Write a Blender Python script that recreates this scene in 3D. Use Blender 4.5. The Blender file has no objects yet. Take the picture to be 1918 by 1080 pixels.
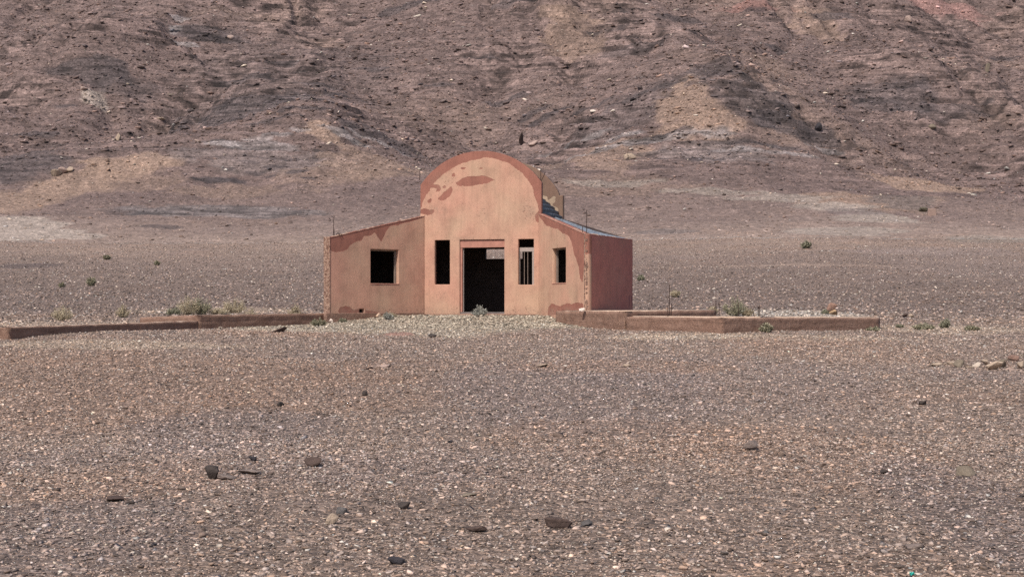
import bpy, bmesh, math, random
import numpy as np
from mathutils import Vector

random.seed(7)
RNG = np.random.default_rng(11)
SC = bpy.context.scene
COL = SC.collection
F = 2664.0            # focal length in photo pixels (50 mm on a 36 mm frame, 1918 px wide)
UC, VH = 959.0, 575.0 # principal column, horizon row
EYE = 0.16            # eye height above the floor of the house (z = 0)

# ------------------------------------------------------------------ noise
def _hash(ix, iy, seed):
    h = (ix * 374761393 + iy * 668265263 + seed * 974634777) & 0xFFFFFFFF
    h = ((h ^ (h >> 13)) * 1274126177) & 0xFFFFFFFF
    return h ^ (h >> 16)

def perlin(x, y, seed=0):
    x = np.asarray(x, float); y = np.asarray(y, float)
    ix = np.floor(x).astype(np.int64); iy = np.floor(y).astype(np.int64)
    fx = x - ix; fy = y - iy
    sx = fx * fx * fx * (fx * (fx * 6 - 15) + 10); sy = fy * fy * fy * (fy * (fy * 6 - 15) + 10)
    def g(dx, dy):
        a = (_hash(ix + dx, iy + dy, seed) & 1023) * (2 * math.pi / 1024)
        return np.cos(a) * (fx - dx) + np.sin(a) * (fy - dy)
    a = g(0, 0); b = g(1, 0); c = g(0, 1); d = g(1, 1)
    return 1.45 * ((a + (b - a) * sx) * (1 - sy) + (c + (d - c) * sx) * sy)

def fbm(x, y, seed=0, octv=4, gain=0.5, lac=2.03):
    s = 0; a = 1.0; f = 1.0; n = 0
    for i in range(octv):
        s = s + a * perlin(np.asarray(x) * f + 13.7 * i, np.asarray(y) * f - 7.1 * i, seed + i); n += a
        a *= gain; f *= lac
    return s / n

def sstep(e0, e1, x):
    t = np.clip((np.asarray(x, float) - e0) / (e1 - e0), 0, 1)
    return t * t * (3 - 2 * t)

def lin(r, g, b):
    f = lambda c: (c / 255 / 12.92) if c / 255 < 0.04045 else ((c / 255 + 0.055) / 1.055) ** 2.4
    return (f(r), f(g), f(b))

# ------------------------------------------------------------------ terrain heights
PY = np.array([-60, 0, 5, 9.3, 12, 15.5, 18, 21.5, 26, 31, 34.5, 37, 40, 46, 52, 60, 80, 110, 150, 180, 205, 230, 260, 290, 310, 340, 380, 470.])
PZ = np.array([-1.9, -1.8, -1.68, -1.60, -1.53, -1.44, -1.36, -1.25, -1.06, -.83, -.68, -.60, -.52, -.36, -.21, .05, 1.06, 3.26, 7.2, 11.3, 17.0, 26.6, 41, 56.5, 67, 84, 106, 150.])
_fy = np.arange(-60, 470, 0.5)
_fz = np.interp(_fy, PY, PZ)
_k = np.hanning(13); _k /= _k.sum()
_fz = np.convolve(np.pad(_fz, 6, mode='reflect', reflect_type='odd'), _k, mode='valid')

def prof(Y): return np.interp(Y, _fy, _fz)

# spurs, mounds and hollows of the hillside: x, y, amplitude, radius x, radius y, lean
BUMPS = [(32, 250, 7.5, 17, 24, 0.0), (40, 236, 3.5, 20, 12, 0.2), (-31, 232, 5.0, 11, 13, 0.0), (-42, 226, 3.0, 16, 9, 0.0),
         (-62, 214, 3.4, 24, 12, 0.0), (-84, 274, 6.0, 14, 14, 0.0), (-4, 238, -3.5, 16, 20, 0.0), (70, 228, -3.0, 14, 22, 0.0),
         (-62, 250, -4.0, 10, 22, 0.3), (76, 262, 4.0, 16, 12, 0.0), (14, 205, 1.6, 18, 10, 0.0), (-22, 208, 1.8, 16, 9, 0.0),
         (60, 190, 1.0, 14, 8, 0.0), (-75, 172, 1.6, 16, 9, 0.0), (5, 300, 6, 16, 18, 0.0), (-40, 300, -4, 12, 25, 0.0), (100, 290, -4, 14, 25, 0.0)]
HX, HY = -1.05, 46.95   # middle of the house front

def bigshape(X, Y):
    X = np.asarray(X, float); Y = np.asarray(Y, float)
    wob = 7.0 * perlin(X / 70.0, Y / 90.0, 3) * sstep(90, 170, Y)
    z = prof(Y + wob)
    for bx, by, a, rx, ry, ln in BUMPS:
        dx = (X - bx) / rx; dy = (Y - by - ln * (X - bx)) / ry
        z = z + a * np.exp(-(dx * dx + dy * dy))
    # low platform of the house, falling away to all sides
    ex = (X - HX - 0.3) / 1.30; ey = (Y - 48.6)
    d = np.sqrt(ex * ex + ey * ey)
    m = -0.13 - 0.105 * np.maximum(0, d - 3.3)
    k = 0.10
    h = np.clip(0.5 + 0.5 * (m - z) / k, 0, 1)
    zz = z * (1 - h) + m * h + k * h * (1 - h)
    near = sstep(70, 58, Y)
    return z * (1 - near) + zz * near

def strata_mask(X, Y):
    s = sstep(0.02, 0.5, fbm(X / 34.0, Y / 26.0, 21, 3) + 0.18)
    return s * sstep(188, 225, Y)

def H(X, Y, fine=True):
    X = np.asarray(X, float); Y = np.asarray(Y, float)
    z = bigshape(X, Y)
    hill = sstep(150, 240, Y)
    mid = sstep(45, 90, Y)
    z = z + .13 * np.exp(-((X + 10.5) / 4.5) ** 2 - ((Y - 36) / 4.0) ** 2) + .08 * np.exp(-((X - 6.0) / 4.0) ** 2 - ((Y - 38) / 2.5) ** 2)
    quiet = np.exp(-(((X - HX) / 8.5) ** 2 + ((Y - 45) / 6.5) ** 2))
    z = z + hill * (1.5 * fbm(X / 22, Y / 30, 5, 3) + 0.7 * (0.5 - np.abs(perlin(X / 9.0, Y / 14.0, 9))))
    gul = np.abs(perlin(X / 13.0 + 1.1 * perlin(X / 30, Y / 25, 12), Y / 48.0 + X / 60, 15))
    z = z + hill * sstep(205, 245, Y) * 1.15 * (sstep(0, .45, gul) - .7)
    z = z + mid * 0.35 * fbm(X / 16, Y / 14, 31, 3)
    z = z + (1 - 0.9 * quiet) * (0.05 * fbm(X / 4.2, Y / 4.2, 41, 3))
    if fine:
        lh = 1.7
        q = (z + 0.5 * perlin(X / 18, Y / 18, 61)) / lh
        fr = q - np.floor(q)
        led = sstep(0.25, 0.75, fr) - fr
        z = z + 0.95 * lh * led * (.25 + .75 * strata_mask(X, Y)) * sstep(190, 225, Y)
        rough = 0.45 + 0.55 * sstep(-0.2, 0.3, perlin(X / 15, Y / 15, 77))
        z = z + hill * rough * (0.30 * perlin(X / 3.2, Y / 2.6, 51) + 0.24 * perlin(X / 1.3, Y / 1.6, 52))
        z = z + mid * 0.05 * perlin(X / 1.2, Y / 1.3, 55)
        z = z + (1 - hill) * 0.018 * perlin(X / .55, Y / .55, 57)
    return z

_ym = np.concatenate([np.arange(5, 60, .02), np.arange(60, 140, .1), np.arange(140, 420, .2)])
def at(u, v, fine=False):
    """The ground point seen at photo pixel (u, v)."""
    X = (u - UC) * _ym / F
    zr = EYE - (v - VH) * _ym / F
    hh = H(X, _ym, fine)
    i = np.argmax(hh >= zr)
    if hh[i] < zr[i]: i = len(_ym) - 1
    return float(X[i]), float(_ym[i]), float(H(X[i], _ym[i], True))

# ------------------------------------------------------------------ mesh + object helpers
def mesh_np(name, verts, faces4=None, faces3=None, mats=(), colors=None, smooth=False, attrs=None):
    me = bpy.data.meshes.new(name)
    verts = np.asarray(verts, np.float32)
    me.vertices.add(len(verts)); me.vertices.foreach_set('co', verts.ravel())
    f4 = np.zeros((0, 4), np.int32) if faces4 is None else np.asarray(faces4, np.int32)
    f3 = np.zeros((0, 3), np.int32) if faces3 is None else np.asarray(faces3, np.int32)
    nl = f4.size + f3.size
    me.loops.add(nl); me.loops.foreach_set('vertex_index', np.concatenate([f4.ravel(), f3.ravel()]).astype(np.int32))
    st = np.concatenate([np.arange(len(f4)) * 4, f4.size + np.arange(len(f3)) * 3]).astype(np.int32)
    me.polygons.add(len(st)); me.polygons.foreach_set('loop_start', st)
    if smooth: me.polygons.foreach_set('use_smooth', np.ones(len(st), bool))
    if colors is not None:
        c = np.ones((len(verts), 4), np.float32); c[:, :3] = colors
        a = me.color_attributes.new('tint', 'FLOAT_COLOR', 'POINT'); a.data.foreach_set('color', c.ravel())
    for k, arr in (attrs or {}).items():
        a = me.attributes.new(k, 'FLOAT', 'POINT'); a.data.foreach_set('value', np.asarray(arr, np.float32))
    for m in mats: me.materials.append(m)
    me.update(calc_edges=True); me.validate()
    return me

def link(name, me, parent=None, loc=(0, 0, 0)):
    o = bpy.data.objects.new(name, me); COL.objects.link(o); o.location = loc
    if parent is not None: o.parent = parent
    return o

def tag(o, label=None, cat=None, group=None, kind=None):
    if label: o['label'] = label
    if cat: o['category'] = cat
    if group: o['group'] = group
    if kind: o['kind'] = kind
    return o

def empty(name, loc):
    o = bpy.data.objects.new(name, None); COL.objects.link(o); o.location = loc; o.empty_display_size = .2
    return o

class MB:
    """Collects boxes, bars and sheets and links them as one mesh."""
    def __init__(s): s.v = []; s.f = []
    def add(s, vs, fs):
        b = len(s.v); s.v += [tuple(map(float, p)) for p in vs]; s.f += [tuple(i + b for i in f) for f in fs]
    def hexa(s, p8):  # bottom 4 (ccw) then top 4
        s.add(p8, [(3, 2, 1, 0), (4, 5, 6, 7), (0, 1, 5, 4), (1, 2, 6, 5), (2, 3, 7, 6), (3, 0, 4, 7)])
    def tube(s, pts, r, n=6):
        pts = [Vector(p) for p in pts]; rings = []
        rr = r if isinstance(r, (list, tuple)) else [r] * len(pts)
        vs = []; fs = []
        for i, p in enumerate(pts):
            d = (pts[min(i + 1, len(pts) - 1)] - pts[max(i - 1, 0)]).normalized()
            a = d.orthogonal().normalized(); b = d.cross(a)
            for k in range(n):
                t = 2 * math.pi * k / n
                vs.append(p + (a * math.cos(t) + b * math.sin(t)) * rr[i])
        for i in range(len(pts) - 1):
            for k in range(n):
                fs.append((i * n + k, i * n + (k + 1) % n, (i + 1) * n + (k + 1) % n, (i + 1) * n + k))
        fs.append(tuple(reversed(range(n)))); fs.append(tuple((len(pts) - 1) * n + k for k in range(n)))
        s.add(vs, fs)
    def build(s, name, mat, parent=None, origin=(0, 0, 0), loc=(0, 0, 0), smooth=False):
        me = bpy.data.meshes.new(name)
        me.from_pydata([tuple(np.subtract(p, origin)) for p in s.v], [], s.f)
        me.materials.append(mat)
        if smooth:
            for p in me.polygons: p.use_smooth = True
        me.update()
        return link(name, me, parent, loc)

# ------------------------------------------------------------------ materials
class NT:
    def __init__(s, name):
        s.m = bpy.data.materials.new(name); s.m.use_nodes = True
        s.t = s.m.node_tree; s.n = s.t.nodes; s.b = s.n['Principled BSDF']
        s.b.inputs['Roughness'].default_value = .92
        s.b.inputs['Specular IOR Level'].default_value = .25
    def node(s, t, **kw):
        n = s.n.new(t)
        for k, v in kw.items():
            if k.startswith('i_'): n.inputs[k[2:].replace('_', ' ')].default_value = v
            else: setattr(n, k, v)
        return n
    def l(s, a, b): s.t.links.new(a, b)
    def coord(s, scale=(1, 1, 1)):
        tc = s.node('ShaderNodeTexCoord'); mp = s.node('ShaderNodeMapping'); mp.inputs['Scale'].default_value = scale
        s.l(tc.outputs['Object'], mp.inputs['Vector']); return mp.outputs['Vector']
    def noise(s, vec, scale, detail=4, rough=.6, col=False):
        n = s.node('ShaderNodeTexNoise'); n.inputs['Scale'].default_value = scale; n.inputs['Detail'].default_value = detail
        n.inputs['Roughness'].default_value = rough; s.l(vec, n.inputs['Vector']); return n.outputs['Color' if col else 'Fac']
    def voro(s, vec, scale, feat='F1', out='Color'):
        n = s.node('ShaderNodeTexVoronoi'); n.feature = feat; n.inputs['Scale'].default_value = scale; s.l(vec, n.inputs['Vector']); return n.outputs[out]
    def ramp(s, fac, stops, interp='LINEAR'):
        r = s.node('ShaderNodeValToRGB'); r.color_ramp.interpolation = interp
        e = r.color_ramp.elements
        while len(e) < len(stops): e.new(0.5)
        for el, (p, c) in zip(e, stops):
            el.position = p; el.color = (c, c, c, 1) if not isinstance(c, tuple) else (*c, 1)
        s.l(fac, r.inputs['Fac']); return r.outputs['Color']
    def mix(s, a, b, fac=.5, mode='MIX'):
        n = s.node('ShaderNodeMix', data_type='RGBA', blend_type=mode)
        for sock, val in ((n.inputs[0], fac), (n.inputs[6], a), (n.inputs[7], b)):
            if isinstance(val, bpy.types.NodeSocket): s.l(val, sock)
            elif isinstance(val, tuple): sock.default_value = (*val, 1)
            else: sock.default_value = val
        return n.outputs[2]
    def math(s, op, a, b=0.0, clamp=False):
        n = s.node('ShaderNodeMath', operation=op); n.use_clamp = clamp
        for sock, val in ((n.inputs[0], a), (n.inputs[1], b)):
            if isinstance(val, bpy.types.NodeSocket): s.l(val, sock)
            else: sock.default_value = val
        return n.outputs[0]
    def attr(s, name, out='Color'):
        n = s.node('ShaderNodeAttribute', attribute_name=name); return n.outputs[out]
    def bump(s, h, dist, strength=1.0, prev=None):
        n = s.node('ShaderNodeBump'); n.inputs['Distance'].default_value = dist; n.inputs['Strength'].default_value = strength
        s.l(h, n.inputs['Height'])
        if prev is not None: s.l(prev, n.inputs['Normal'])
        return n.outputs['Normal']
    def out(s, col, normal=None):
        if isinstance(col, tuple): s.b.inputs['Base Color'].default_value = (*col, 1)
        else: s.l(col, s.b.inputs['Base Color'])
        if normal is not None: s.l(normal, s.b.inputs['Normal'])
        return s.m

def sep(t, c, i=0):
    n = t.node('ShaderNodeSeparateColor'); t.l(c, n.inputs[0]); return n.outputs[i]

def mat_ground():
    t = NT('gravel_ground'); v = t.coord((1, 1, 1))
    tint = t.attr('tint')
    c1 = t.voro(v, 30); c2 = t.voro(v, 11); c3 = t.voro(v, 4.5)
    r1 = t.ramp(sep(t, c1), [(0, .42), (.35, .75), (.75, 1.0), (.94, 1.45), (1, 2.1)])
    r2 = t.ramp(sep(t, c2), [(0, .55), (.4, .85), (.8, 1.08), (1, 1.6)])
    r3 = t.ramp(sep(t, c3, 1), [(0, .78), (.5, 1.0), (1, 1.2)])
    col = t.mix(t.mix(tint, (.80, .78, .76), 1.0, 'MULTIPLY'), r1, .9, 'MULTIPLY'); col = t.mix(col, r2, .85, 'MULTIPLY'); col = t.mix(col, r3, .7, 'MULTIPLY')  # tint darkened: shade in the gaps between stones put into the colour
    d1 = t.voro(v, 30, 'F1', 'Distance'); d2 = t.voro(v, 11, 'F1', 'Distance')
    n = t.bump(d2, -.05, .8); n = t.bump(d1, -.02, .8, n)
    return t.out(col, n)

def mat_hill():
    t = NT('hill_scree'); v = t.coord()
    tint = t.attr('tint'); st = t.attr('strata', 'Fac')
    c1 = t.voro(v, 2.4); c2 = t.voro(v, 5.5)
    r1 = t.ramp(sep(t, c1), [(0, .62), (.4, .92), (.85, 1.08), (1, 1.5)])
    r2 = t.ramp(sep(t, c2), [(0, .60), (.4, .92), (.85, 1.1), (1, 1.6)])
    nz = t.ramp(t.noise(v, .35, 6, .7), [(.25, .72), (.5, 1.0), (.75, 1.25)])
    col = t.mix(tint, r1, .75, 'MULTIPLY'); col = t.mix(col, r2, .75, 'MULTIPLY'); col = t.mix(col, nz, .8, 'MULTIPLY')
    sv = t.coord((.10, .05, 2.6))
    sn = t.ramp(t.noise(sv, 1.0, 6, .75), [(.36, .42), (.50, .95), (.64, 1.35)])
    col = t.mix(col, t.mix(col, sn, 1.0, 'MULTIPLY'), st)
    n = t.bump(t.noise(v, 1.3, 3, .6), .5, .5)
    return t.out(col, n)

def mat_stone():
    t = NT('loose_stone'); v = t.coord()
    tint = t.attr('tint')
    r = t.ramp(t.noise(v, 45, 4, .7), [(.25, .72), (.5, 1.0), (.75, 1.25)])
    n = t.bump(t.noise(v, 60, 3, .7), .008, .6)
    return t.out(t.mix(tint, r, .7, 'MULTIPLY'), n)

def mat_boulder(name, c, vary=.35):
    t = NT(name); v = t.coord()
    r = t.ramp(t.noise(v, 9, 6, .7), [(.25, 1 - vary), (.5, 1.0), (.78, 1 + vary)])
    n = t.bump(t.noise(v, 22, 5, .75), .02, .8)
    return t.out(t.mix(c, r, 1.0, 'MULTIPLY'), n)

def mat_plaster(name, paint, under, side=False):
    t = NT(name); v = t.coord()
    stain = t.attr('stain', 'Fac'); dirt = t.attr('dirt', 'Fac')
    wob = t.math('MULTIPLY', t.math('SUBTRACT', t.noise(v, 9, 6, .7), .5), 1.0)
    m = t.math('ADD', stain, wob)
    mask = t.ramp(m, [(.46, 0.0), (.54, 1.0)])
    # blotches and trowel marks of the paint coat
    n1 = t.ramp(t.noise(v, 1.6, 7, .68), [(.3, .80), (.5, 1.0), (.7, 1.12)])
    sv = t.coord((9, 9, .7))
    n2 = t.ramp(t.noise(sv, 1.0, 5, .65), [(.28, .85), (.5, 1.0), (.72, 1.06)])
    n3 = t.ramp(t.noise(v, 24, 5, .75), [(.25, .84), (.5, 1.0), (.75, 1.10)])
    p = t.mix(paint, n1, 1.0, 'MULTIPLY'); p = t.mix(p, n2, .8, 'MULTIPLY'); p = t.mix(p, n3, .8, 'MULTIPLY')
    warm = t.ramp(t.noise(v, .75, 3, .5), [(.35, 0.0), (.65, 1.0)])
    p = t.mix(p, t.mix(p, (.90, 1.06, 1.02), 1.0, 'MULTIPLY'), warm)
    # small chips
    chip = t.ramp(t.noise(v, 16, 3, .8), [(.60, 0.0), (.65, 1.0)])
    chipm = t.math('MULTIPLY', chip, t.math('ADD', dirt, .16, True), True)
    u1 = t.ramp(t.noise(v, 2.2, 4, .6), [(.3, .84), (.5, 1.0), (.7, 1.12)])
    u = t.mix(under, u1, 1.0, 'MULTIPLY'); u = t.mix(u, n2, .9, 'MULTIPLY'); u = t.mix(u, n3, .6, 'MULTIPLY')
    col = t.mix(p, u, mask); col = t.mix(col, t.mix(u, (.8, .8, .8), 1.0, 'MULTIPLY'), chipm)
    dm = t.math('MULTIPLY', dirt, t.ramp(t.noise(v, 5, 5, .7), [(.35, 0.0), (.65, 1.0)]), True)
    col = t.mix(col, (.30, .20, .145), t.math('MULTIPLY', dm, .7))
    h = t.math('ADD', t.math('MULTIPLY', mask, -.5), t.math('MULTIPLY', t.noise(v, 26, 4, .6), .35))
    h = t.math('SUBTRACT', h, chipm)
    n = t.bump(h, .02, .55)
    return t.out(col, n)

def mat_mud(name, c1, c2, scale=4.0, bump=.05):
    t = NT(name); v = t.coord()
    a = t.ramp(t.noise(v, scale, 6, .7), [(.36, 0.0), (.64, 1.0)])
    col = t.mix(c1, c2, a)
    r = t.ramp(t.noise(v, scale * 7, 4, .7), [(.25, .70), (.5, 1.0), (.75, 1.2)])
    col = t.mix(col, r, .9, 'MULTIPLY')
    lam = t.ramp(t.noise(t.coord((.6, .6, 9)), scale * .5, 5, .7), [(.34, .62), (.46, 1.0), (.7, 1.1)])
    col = t.mix(col, lam, .8, 'MULTIPLY')
    n = t.bump(t.noise(v, scale * 3, 6, .75), bump, .8)
    return t.out(col, n)

def mat_plain(name, c, rough=.8, metal=0.0, vary=.2, scale=20):
    t = NT(name); v = t.coord()
    r = t.ramp(t.noise(v, scale, 4, .6), [(.3, 1 - vary), (.5, 1.0), (.7, 1 + vary)])
    t.b.inputs['Roughness'].default_value = rough; t.b.inputs['Metallic'].default_value = metal
    return t.out(t.mix(c, r, 1.0, 'MULTIPLY'))

def mat_tinted(name, rough=.85):
    t = NT(name); t.b.inputs['Roughness'].default_value = rough
    return t.out(t.attr('tint'))

PAINT = (.468, .250, .176); UNDER = (.265, .112, .080)
M = {}
M['ground'] = mat_ground(); M['hill'] = mat_hill(); M['stone'] = mat_stone()
M['plaster'] = mat_plaster('salmon_plaster', PAINT, UNDER)
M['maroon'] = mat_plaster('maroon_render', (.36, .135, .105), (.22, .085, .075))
M['inner'] = mat_mud('inner_gloom_render', (.04, .027, .024), (.06, .04, .033), 2.0, .02)  # gloom of the rooms put into the colour, so openings look near black
M['gable'] = mat_plaster('gable_render', (.20, .115, .082), (.36, .26, .18))
M['brick'] = mat_mud('broken_brick', (.14, .06, .042), (.50, .33, .24), 13.0, .08)
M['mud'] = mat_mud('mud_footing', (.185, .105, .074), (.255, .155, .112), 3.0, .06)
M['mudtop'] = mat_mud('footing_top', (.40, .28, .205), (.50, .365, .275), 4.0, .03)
M['floor'] = mat_mud('cement_floor', (.10, .085, .08), (.15, .125, .115), 2.0, .01)
M['frame'] = mat_plain('door_plaster', (.36, .17, .125), .9, 0, .15, 6)
M['wood'] = mat_plain('pale_wood_frame', (.32, .26, .225), .8, 0, .2, 30)
M['jamb'] = mat_plain('jamb_board', (.20, .15, .12), .85, 0, .2, 14)
M['rebar'] = mat_plain('rusty_rebar', (.045, .026, .02), .75, .2, .3, 40)
M['sheet'] = mat_plain('dark_roof_sheet', (.085, .092, .105), .55, .1, .4, 5); M['zinc'] = mat_plain('zinc_sheet', (.15, .165, .185), .5, .1, .5, 6)
M['leaf'] = mat_tinted('dry_leaf')

# ------------------------------------------------------------------ world, sun, camera
SUN_AZ, SUN_EL = math.radians(29), math.radians(52)   # azimuth: to the left of the line from the house to the camera
sd = Vector((-math.sin(SUN_AZ) * math.cos(SUN_EL), -math.cos(SUN_AZ) * math.cos(SUN_EL), math.sin(SUN_EL)))
w = bpy.data.worlds.new('World'); SC.world = w; w.use_nodes = True
sky = w.node_tree.nodes.new('ShaderNodeTexSky'); sky.sky_type = 'NISHITA'; sky.sun_disc = False
sky.sun_elevation = SUN_EL; sky.sun_rotation = math.atan2(sd.x, sd.y); sky.dust_density = 4.0; sky.altitude = 900; sky.ozone_density = .4; sky.air_density = .8
bg = w.node_tree.nodes['Background']; bg.inputs['Strength'].default_value = .15
w.node_tree.links.new(sky.outputs[0], bg.inputs[0])
ld = bpy.data.lights.new('sun', 'SUN'); ld.energy = 3.5; ld.angle = math.radians(.55); ld.color = (1.0, .95, .88)
lo = bpy.data.objects.new('sun', ld); COL.objects.link(lo); lo.rotation_euler = sd.to_track_quat('Z', 'Y').to_euler(); lo.location = (-60, -40, 90)
cd = bpy.data.cameras.new('camera'); cd.sensor_width = 36; cd.lens = 36 * F / 1918; cd.clip_end = 2000; cd.clip_start = .1
cd.shift_y = (VH - 540) / 1918
co = bpy.data.objects.new('camera', cd); COL.objects.link(co); co.location = (0, 0, EYE); co.rotation_euler = (math.radians(90), 0, 0)
SC.camera = co
SC.view_settings.view_transform = 'Standard'; SC.view_settings.look = 'None'; SC.view_settings.exposure = .30; SC.view_settings.gamma = 1
SC.cycles.use_denoising = False
SC.cycles.max_bounces = 5; SC.cycles.diffuse_bounces = 3

# ------------------------------------------------------------------ colour of the ground (albedo regions)
C_GRAV = np.array((.278, .203, .161)); C_RED = np.array((.305, .202, .148)); C_BLUE = np.array((.236, .180, .158)); C_SAND = np.array((.43, .33, .25))
C_HILL = np.array((.132, .091, .079)); C_OR = np.array((.222, .150, .112)); C_DK = np.array((.062, .048, .046)); C_PALE = np.array((.29, .23, .19)); C_GREY = np.array((.155, .130, .122))

def region(u, v, ru, rv):
    x, y, _ = at(u, v)
    y0 = at(u, min(v + rv, 1079))[1]; y1 = at(u, max(v - rv, 2))[1]
    return x, y, ru * y / F, max((y1 - y0) / 2, .3)

GROUND_SPOTS = [  # u, v, radius u, radius v, colour, strength
    (250, 720, 420, 70, C_RED, .55), (640, 740, 260, 40, C_RED, .4), (60, 660, 200, 30, C_RED, .35), (250, 900, 160, 40, C_RED, .35), (700, 690, 130, 25, C_RED, .3),
    (430, 800, 220, 45, C_BLUE, .55), (1050, 730, 330, 60, C_BLUE, .6), (1350, 700, 300, 40, C_BLUE, .4), (1150, 820, 260, 40, C_RED, .35), (1500, 850, 260, 60, C_RED, .4),
    (1850, 960, 160, 120, C_BLUE, .6), (1200, 686, 220, 12, C_RED, .5), (1600, 660, 180, 20, C_RED, .35), (100, 1000, 260, 70, C_BLUE, .5), (900, 960, 300, 60, C_GRAV * .85, .4),
    (180, 645, 260, 8, C_SAND, .7), (520, 622, 160, 8, C_RED, .6), (1270, 630, 200, 7, C_SAND, .85), (1480, 632, 200, 6, C_SAND, .6), (1500, 640, 150, 8, C_RED, .5), (1760, 616, 140, 9, C_SAND, .6),
    (760, 602, 320, 16, np.array((.36, .295, .225)), .9), (1080, 604, 120, 12, np.array((.42, .35, .27)), .6), (1480, 588, 130, 8, np.array((.5, .43, .36)), .7), (430, 582, 160, 6, C_SAND, .6), (100, 606, 200, 5, C_SAND, .4)]
HILL_SPOTS = [  # u, v, ru, rv, colour, strength, strata
    (20, 380, 70, 26, C_OR, .85, 0), (85, 362, 70, 26, C_OR, .85, 0), (150, 340, 70, 26, C_OR, .85, 0), (215, 318, 65, 25, C_OR * 1.05, .85, 0), (275, 304, 50, 20, C_OR * 1.05, .85, 0), (320, 300, 28, 14, C_OR, .6, 0), (260, 345, 90, 18, C_OR * .9, .5, 0), (430, 360, 120, 14, C_OR * .9, .5, 0),
    (5, 428, 60, 26, C_PALE, 1, 0), (55, 434, 55, 20, C_PALE, 1, 0), (105, 439, 50, 13, C_PALE, 1, 0), (155, 442, 45, 6, C_PALE, .9, 0), (182, 186, 22, 14, C_PALE, .8, 0), (165, 172, 12, 8, C_PALE, .8, 0),
    (385, 64, 75, 16, C_DK, .8, 1), (180, 128, 85, 30, C_DK, .8, .8), (250, 165, 60, 25, C_DK, .55, .8), (520, 150, 200, 55, C_DK, .35, 1), (470, 210, 190, 15, C_DK, .85, 1), (700, 255, 85, 10, C_DK, .8, .8),
    (30, 312, 80, 26, C_DK * 1.15, .8, .6), (480, 300, 170, 26, C_GREY, .35, 1), (500, 275, 120, 10, C_GREY, .7, 1), (395, 338, 55, 5, C_DK * .8, .95, 0), (260, 397, 60, 7, C_DK, .6, 0), (430, 396, 190, 12, C_GREY * .85, .7, .8), (300, 424, 50, 4, C_DK, .6, 0),
    (1190, 95, 80, 10, C_DK, .6, .5), (1030, 214, 36, 8, C_DK * .9, .9, .3), (1420, 190, 90, 40, C_DK * 1.1, .75, 1), (1500, 245, 80, 26, C_DK, .8, 1), (1350, 130, 60, 16, C_DK, .6, 1), (1200, 200, 170, 40, C_DK * 1.4, .5, 1),
    (1660, 178, 85, 34, C_DK * 1.1, .7, 1), (1760, 210, 70, 20, C_DK * 1.2, .55, 1), (1290, 190, 55, 42, C_OR, .8, 0), (1300, 235, 90, 24, C_OR, .75, 0), (600, 244, 42, 20, C_OR * 1.1, .85, 0), (690, 305, 90, 30, C_OR, .55, 0), (620, 330, 90, 25, C_OR * .9, .4, 0),
    (1120, 300, 90, 26, C_OR * .95, .6, 0), (1150, 350, 160, 20, C_OR * .85, .4, 0), (1080, 70, 60, 42, C_OR * .85, .6, 0), (1050, 20, 50, 20, C_OR, .55, 0), (1530, 45, 45, 30, C_OR, .5, 0), (1770, 14, 80, 16, np.array((.25, .14, .12)), .7, 0), (1400, 12, 60, 12, np.array((.23, .12, .10)), .6, 0),
    (1330, 292, 120, 14, C_GREY, .4, 1), (1200, 268, 170, 7, C_GREY * 1.1, .8, 1), (660, 262, 60, 5, C_GREY * 1.3, .8, .5), (1640, 375, 130, 15, C_OR, .9, 0), (1720, 345, 100, 10, C_OR * 1.1, .9, 0), (1780, 352, 60, 5, C_OR * 1.1, .7, 0), (1650, 410, 75, 12, C_PALE * .9, .95, 0), (1585, 434, 110, 9, C_PALE * .88, .9, 0),
    (1860, 449, 90, 6, C_PALE * .75, .8, 0), (1160, 346, 120, 6, C_PALE * .72, .8, 0), (1320, 358, 130, 6, C_PALE * .75, .8, 0), (1460, 372, 110, 7, C_PALE * .8, .85, 0), (1570, 388, 80, 9, C_PALE * .85, .9, 0), (1600, 396, 60, 7, C_DK * 1.6, .5, 0), (1690, 372, 60, 9, C_GREY * .6, .6, 0), (1340, 300, 20, 3, C_DK, .8, 0), (1250, 435, 60, 5, C_GREY * .8, .5, 0),
    (1790, 290, 160, 30, C_HILL * .8, .5, 0), (60, 497, 60, 4, C_DK * 1.6, .6, 0), (1450, 497, 300, 2, C_GRAV * 1.2, .5, 0), (1750, 470, 150, 8, C_BLUE, .6, 0), (1800, 500, 160, 40, C_BLUE, .3, 0)]
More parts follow.
